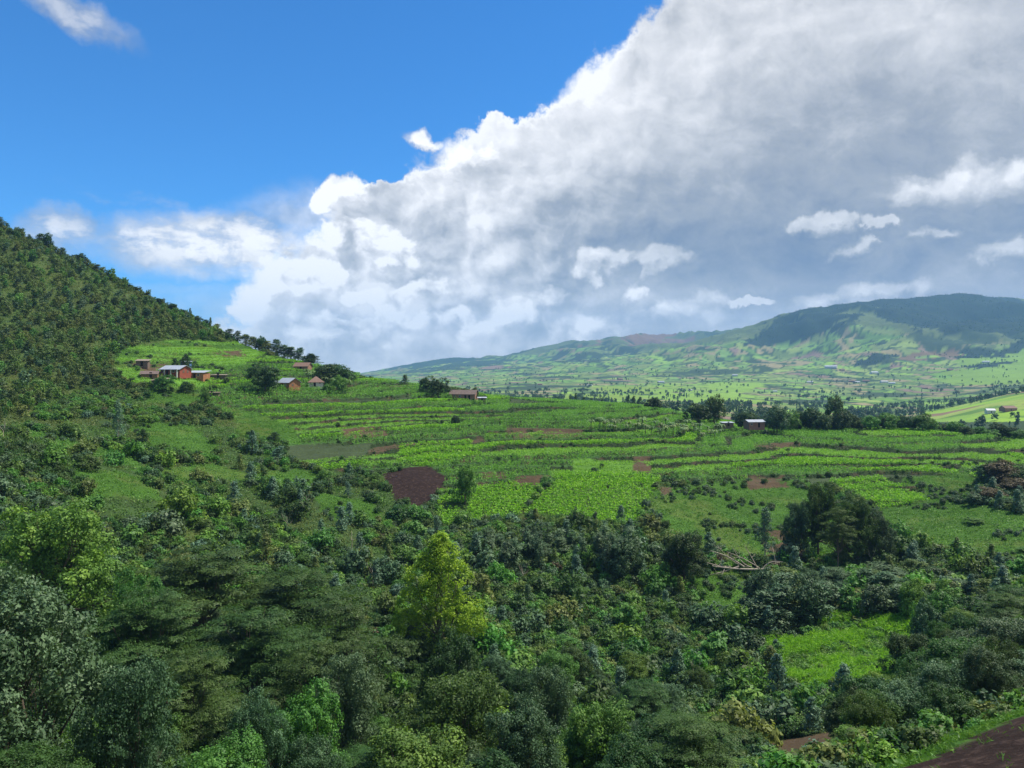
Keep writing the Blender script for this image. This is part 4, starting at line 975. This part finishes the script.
house('shed', 143, 0, 296, 4.2, 3.2, 1.9, 0, 10, 'wood', 'thatch', "small pale-roofed shed, uppermost of the sheds left of the red house", 'shed', doors=(0,), mono=.7, zup=.5)
house('shed', 150, 0, 284, 5.5, 3.4, 1.5, .9, 16, 'earth', 'rust', "brown mud-walled shed between the pale-roofed shed and the red house", 'shed', doors=(.5,), zup=.3)
house('shed', 160, 0, 279, 4.4, 3.4, 1.1, 0, -14, 'wood', 'thatch', "low open lean-to shed touching the left of the red house", 'shed', mono=.9, doors=(0,), zup=.4)
house('shed', 186, 0, 309, 3.4, 2.6, 1.9, 0, 5, 'blue', 'tin', "small blue-walled shed behind the red brick house", 'shed', doors=(0,), mono=.4, zup=.4)
house('shed', 213, 0, 279, 4.2, 2.2, 1.2, 0, 4, 'wood', 'wood', "low grey board shed right of the orange wing", 'shed', mono=.3, doors=(0,), zup=.2)
house('shed', 219, 0, 306, 5.5, 2.2, 1.2, 0, 2, 'wood', 'thatch', "long low grey-roofed shed on the green meadow above the red house", 'shed', mono=.3, doors=(0,), zup=.2)
house('mud_cottage', 289, 0, 318, 8.2, 5.4, 2.5, 1.7, -40, 'orange', 'tin', "orange mud cottage with light tin roof beside the large dark round tree", doors=(-.8,), wins=(-2.8, 1.6), side_wins=(-1,), zup=.1)
house('shed', 273, 0, 316, 3.0, 2.2, 1.3, 0, -6, 'white', 'tin', "tiny whitewashed shed at the left end of the orange cottage", 'shed', mono=.25, doors=(0,), zup=.2)
house('round_roof_hut', 316, 0, 332, 6.2, 5.6, 1.9, 2.1, 14, 'white', 'brownroof', "whitewashed hut with pointed brown-grey roof right of the orange cottage", 'hut', hip=True, doors=(-.5,), wins=(1.6,), zup=.5)
house('hill_cottage', 303, 0, 366, 7, 5, 2.0, 1.6, -10, 'pink', 'brownroof', "small brown-roofed cottage half hidden among the skyline trees", doors=(0,), zup=.5)
house('farmhouse', 464, 0, 372, 12.5, 6.0, 2.6, 1.8, -12, 'pink', 'rust', "weathered pink-brown farmhouse with rusty roof on the ridge", doors=(1.5, 3.4), wins=(-4, -1.2), side_wins=(-1,), zup=.5)
house('shed', 482, 0, 368, 3.6, 2.8, 1.8, 0, 6, 'wood', 'tin', "small grey shed at the right end of the ridge farmhouse", 'shed', mono=.4, doors=(0,), zup=.8)
house('tin_roof_house', 754, 0, 354, 7.6, 6.0, 2.5, .8, 8, 'pink', 'tin', "house with pale blue tin roof among the ridge trees", doors=(1,), wins=(-2.5,), hip=False, zup=2.9)
house('shed', 727, 0, 350, 5.0, 3.0, 1.5, 0, 10, 'wood', 'tin', "low pale-roofed shed left of the blue-roofed house", 'shed', mono=.3, doors=(0,), zup=2.4)
house('valley_house', 1008, 0, 880, 16, 9, 3, 2.5, 12, 'pink', 'brownroof', "brown-roofed house at the foot of the lime-green slope", doors=(0,), wins=(-4, 4), zup=1)
house('valley_house', 990, 0, 890, 9, 7, 3, 1.8, -8, 'white', 'tin', "pale-roofed small house left of the brown-roofed one on the lime-green slope", doors=(0,), zup=1)
for u, v, Y, w, rf in [(831, 369, 3500, 46, 'tin'), (842, 371, 3350, 20, 'brownroof'), (874, 374, 2900, 30, 'tin'), (852, 382, 2300, 22, 'brownroof'), (857, 383, 2250, 18, 'tin'), (866, 382, 2300, 22, 'brownroof'), (884, 383, 2250, 24, 'tin'), (892, 384, 2200, 20, 'tin'), (810, 383, 2300, 20, 'tin'),
                       (775, 392, 1700, 12, 'tin'), (800, 397, 1500, 11, 'brownroof'), (690, 391, 1900, 12, 'tin'), (620, 380, 2900, 20, 'brownroof'), (661, 383, 2700, 22, 'tin'), (540, 385, 2300, 15, 'brownroof'), (986, 363, 3300, 26, 'tin'), (950, 371, 2900, 22, 'brownroof'), (735, 376, 3100, 20, 'tin'), (590, 386, 2300, 15, 'tin'), (925, 389, 1900, 15, 'brownroof')]:
    x, yy, z = hit(u, v, Y * .7, Y * 1.4)
    o = thing('far_house', (x, yy, z + .8), "tiny house among the farmland across the valley", 'house', 'houses scattered across the valley', rz=ri.uniform(-.6, .6))
    me = gable_walls(w, w * .5, w * .16, w * .1); me.materials.append(HM['white' if rf == 'tin' else 'pink']); obj('wall', me, o)
    me = roof_mesh(w, w * .5, w * .16, w * .1); me.materials.append(HM['tin' if rf == 'tin' else 'brownroof']); obj('roof', me, o)

for i, (u, Y) in enumerate([(166, 279), (193, 280), (207, 276), (150, 272), (136, 290), (213, 288), (226, 300), (281, 312), (297, 311), (308, 324), (325, 326), (455, 362), (474, 360), (490, 362), (447, 366), (741, 346), (748, 344), (758, 345), (765, 347), (734, 344), (719, 345), (772, 349), (300, 360), (312, 362)]):
    x = (u - 512) / F * Y; s = ri.uniform(.7, 1.3); plant(ri.choice(['shrub', 'shrub_dark', 'shrub_bright', 'shrub_grey']), 'yard_bush', x, Y, s, s * ri.uniform(.8, 1.3), "bush growing right in front of one of the hill farm buildings", 'bush', 'bushes in the farm yards')
# ------------------------------------------------------------------ banana plants
def banana_meshes(seed):
    r = np.random.default_rng(seed); co, q, t, o = [], [], [], 0
    for k in range(10):
        a = k * 2.4 + r.uniform(-.3, .3); L = r.uniform(1.7, 2.5); lift = r.uniform(.5, 1.3); w = r.uniform(.22, .32)
        s = np.linspace(0, 1, 6); d = np.array([math.cos(a), math.sin(a), 0]); sd = np.array([-d[1], d[0], 0])
        mid = np.array([0, 0, 2.2 + (k % 3) * .15]) + d * (s * L * .75)[:, None] + np.array([0, 0, 1])[None] * (lift * np.sin(s * 2.2) - s ** 2 * .9)[:, None]
        ww = w * np.sin(np.clip(s * .92 + .08, 0, 1) * math.pi) ** .6
        V = np.stack([mid - sd * ww[:, None] - [0, 0, .08], mid, mid + sd * ww[:, None] - [0, 0, .08]], 1).reshape(-1, 3)
        co.append(V); t += [r.random()] * len(V)
        for i in range(5):
            b = o + i * 3; q += [(b, b + 3, b + 4, b + 1), (b + 1, b + 4, b + 5, b + 2)]
        o += len(V)
    c = mesh_np('crown', np.concatenate(co), q, [M['banana']], tint=t)
    tc, tq = tube((0, 0, -.4), (.05, 0, 2.35), .17, .10, 8); return c, mesh_np('trunk', tc, tq, [M['stem']])
M['banana'] = leaf_mat('banana_leaves', [(0, (.06, .12, .04)), (.6, (.14, .22, .08)), (1, (.24, .31, .13))]); M['stem'] = plain('banana_stem', (.16, .17, .07))
bm_ = [banana_meshes(s) for s in (1, 2, 3)]
for i in range(58):
    if i < 46: u = ri.uniform(590, 722); Y = 318 + ri.uniform(-9, 12) + (u - 590) * .08
    else: u = ri.uniform(300, 352); Y = ri.uniform(338, 352)
    x = (u - 512) / F * Y; s = ri.uniform(1.0, 1.6)
    o = thing('banana_plant', (x, Y, float(height(x, Y))), "banana plant in the grove across the middle terraces" if i < 46 else "banana plant in the clump by the pointed-roof hut", 'banana plant', 'banana grove on the terraces' if i < 46 else 'banana clump by the hut', ri.uniform(0, 6.3))
    o.scale = (s, s, s); c, t = ri.choice(bm_); obj('crown', c, o); obj('trunk', t, o)

# ------------------------------------------------------------------ fallen bare tree
x0, y0, z0 = hit(768, 578, 120, 240)
o = thing('fallen_tree', (x0, y0, z0 + 1.3), "pale leafless tree lying on the grass beside the dense glossy dark tree", 'dead tree')
r = np.random.default_rng(5)
o.scale = (1.25, 1.25, 1.5)
c, q = tube((0, 0, .3), (-10.5, -.5, .9), .19, .09, 8, .04, 6, r); obj('trunk', mesh_np('trunk', c, q, [M['dead_wood']]), o)
for (a, b, ra) in [((-1.6, 0, .5), (-7.5, .6, 2.9), .09), ((-3.6, 0, .6), (-9.5, -.2, 4.0), .08), ((-3, 0, .6), (-6.5, .3, 3.6), .10), ((-4.5, -.2, .7), (-10.5, .8, 3.0), .14), ((-5.5, -.3, .8), (-12.5, -.8, -.6), .13), ((-7, -.4, .8), (-13.5, 0, 1.9), .11), ((-2, 0, .5), (-4.6, -.5, 4.2), .10), ((-8, -.4, .9), (-10, -1.5, -1.3), .1), ((-1, 0, .4), (2.6, -.4, 1.5), .12)]:
    ps = [tube(a, b, ra, ra * .35, 6, .08, 5, r)]
    for k in range(3):
        m_ = np.array(a) + (np.array(b) - np.array(a)) * (.45 + .2 * k); ps.append(tube(m_, m_ + r.normal(size=3) * 1.1, ra * .4, ra * .15, 4, .1, 3, r))
    c, q = join(ps); obj('branch', mesh_np('branch', c, q, [M['dead_wood']]), o)
# ------------------------------------------------------------------ tree ferns by the marsh
def fern_mesh(seed):
    r = np.random.default_rng(seed); C, N, T = [], [], []
    for k in range(13):
        a = k * 2.4 + r.uniform(-.2, .2); L = r.uniform(1.7, 2.2); s = np.linspace(.08, 1, 26)
        d = np.array([math.cos(a), math.sin(a), 0]); sd = np.array([-d[1], d[0], 0])
        mid = np.array([0, 0, 1.5]) + d * (s * L)[:, None] + np.array([0, 0, 1])[None] * (s * .95 - s ** 2 * 1.5)[:, None]
        for sg in (-1, 1):
            w = .42 * np.sin(s * math.pi * .92) ** .6
            for f in (.35, .8): C.append(mid + sd * (sg * w * f)[:, None] - [0, 0, .05 * f]); N.append(np.tile([0, 0, 1.0], (26, 1)) + d * .3); T += [r.random()] * 26
    C = np.concatenate(C); N = unit(np.concatenate(N) + r.normal(size=C.shape) * .15)
    co, q = leaf_quads(C, N, .26, .14, r); c = mesh_np('crown', co, q, [M['bright']], tint=np.repeat(T, 4))
    tc, tq = tube((0, 0, -.5), (0, 0, 1.5), .14, .10, 8); return c, mesh_np('trunk', tc, tq, [M['bark']])
fm = fern_mesh(3)
for i, (u, v, s, l) in enumerate([(868, 726, 1.0, "tree fern with arching fronds beside the ditch, the largest one"), (852, 712, .8, "smaller tree fern on the upper left of the largest fern"), (884, 708, .8, "tree fern on the upper right of the largest fern")]):
    x, yy, z = hit(u, v, 60, 110); o = thing('tree_fern', (x, yy, z), l, 'tree fern', rz=i * 1.3); o.scale = (s * 1.2,) * 3; obj('crown', fm[0], o); obj('trunk', fm[1], o)

# ------------------------------------------------------------------ trees across the valley
K['far'] = [mk_tree(400 + i, [(0, 0, 3, 3.0, 3.0, 2.2), (1.5, .5, 5, 2.2, 2.2, 1.8), (-1, -.5, 6, 2.0, 2.0, 1.8)], 14, 5, .9, 1.5, 1.0, 'dark', .3) for i in range(2)]
K['farcol'] = [mk_tree(420 + i, [(0, 0, 2.5, 1.3, 1.3, 2.0), (.3, 0, 5, 1.1, 1.1, 2), (0, 0, 7.5, .8, .8, 1.6)], 14, 5, .7, 1.2, .7, 'grey', .25) for i in range(2)]
r = np.random.default_rng(91); n = 90000
y = np.exp(r.uniform(math.log(640), math.log(5600), n)); u = r.uniform(330, 1110, n); x = (u - 512) / F * y; z = height(x, y)
g = far_color(x, y, z, None); wood = (g[:, 1] < .062) & (g[:, 0] < .05); cl2 = fbm(x / 60, y / 60, 3)
m = (wood & (r.random(n) < np.where(y > 2600, .6, np.where(y > 1200, .25, .06)))) | ((~wood) & (cl2 > .60) & (r.random(n) < np.where(y > 1000, .15, .05))) | (r.random(n) < .007)
m &= ~((u > 925) & (y > 820) & (y < 1240) & (r.random(n) < .93))
x, y, u, z, wd = x[m], y[m], u[m], z[m], wood[m]
order = np.argsort(y); ind = [i for i in order if 700 < y[i] < 2600 and not wd[i]][:1000]
vis = []
for i in ind:
    vv = VH - F * (z[i] + 6) / y[i]; j = int(np.clip((u[i] - HU[0]) / 4, 0, len(HU) - 1)); k = np.searchsorted(HY, y[i]) - 3
    if HMIN[k, j] > vv + 2: vis.append(i)
sel = set(vis[::max(1, len(vis) // 240)][:240])
for i in sel:
    s = ri.uniform(.7, 1.5); plant(ri.choice(['far', 'far', 'farcol']), 'valley_tree', float(x[i]), float(y[i]), s, s, "tree scattered over the sunlit farmland across the valley", 'tree', 'trees scattered across the valley', z=float(z[i]), parts=False)
rest = np.array([i for i in range(len(x)) if i not in sel]); s = r.uniform(.6, 1.4, len(rest)) * np.clip(1.1 - y[rest] / 9000, .5, 1)
a = r.random(len(rest)) < .65
scatter('valley_woods', 'far', x[rest][a], y[rest][a], s[a]); scatter('valley_woods', 'farcol', x[rest][~a], y[rest][~a], s[~a])

# ------------------------------------------------------------------ haze
co, q = box_arr(-17500, 17500, -160, 9900, -140, 720)
hm = bpy.data.materials.new('haze_air'); hm.use_nodes = True; nt = hm.node_tree; nt.nodes.remove(nt.nodes['Principled BSDF'])
pv = nt.nodes.new('ShaderNodeVolumePrincipled'); pv.inputs['Color'].default_value = (.28, .56, 1.0, 1); pv.inputs['Density'].default_value = 8.5e-5; pv.inputs['Anisotropy'].default_value = 0.0
nt.links.new(pv.outputs[0], nt.nodes['Material Output'].inputs['Volume'])
hz = obj('haze', mesh_np('haze', co, q, [hm], smooth=False)); hz['kind'] = 'stuff'
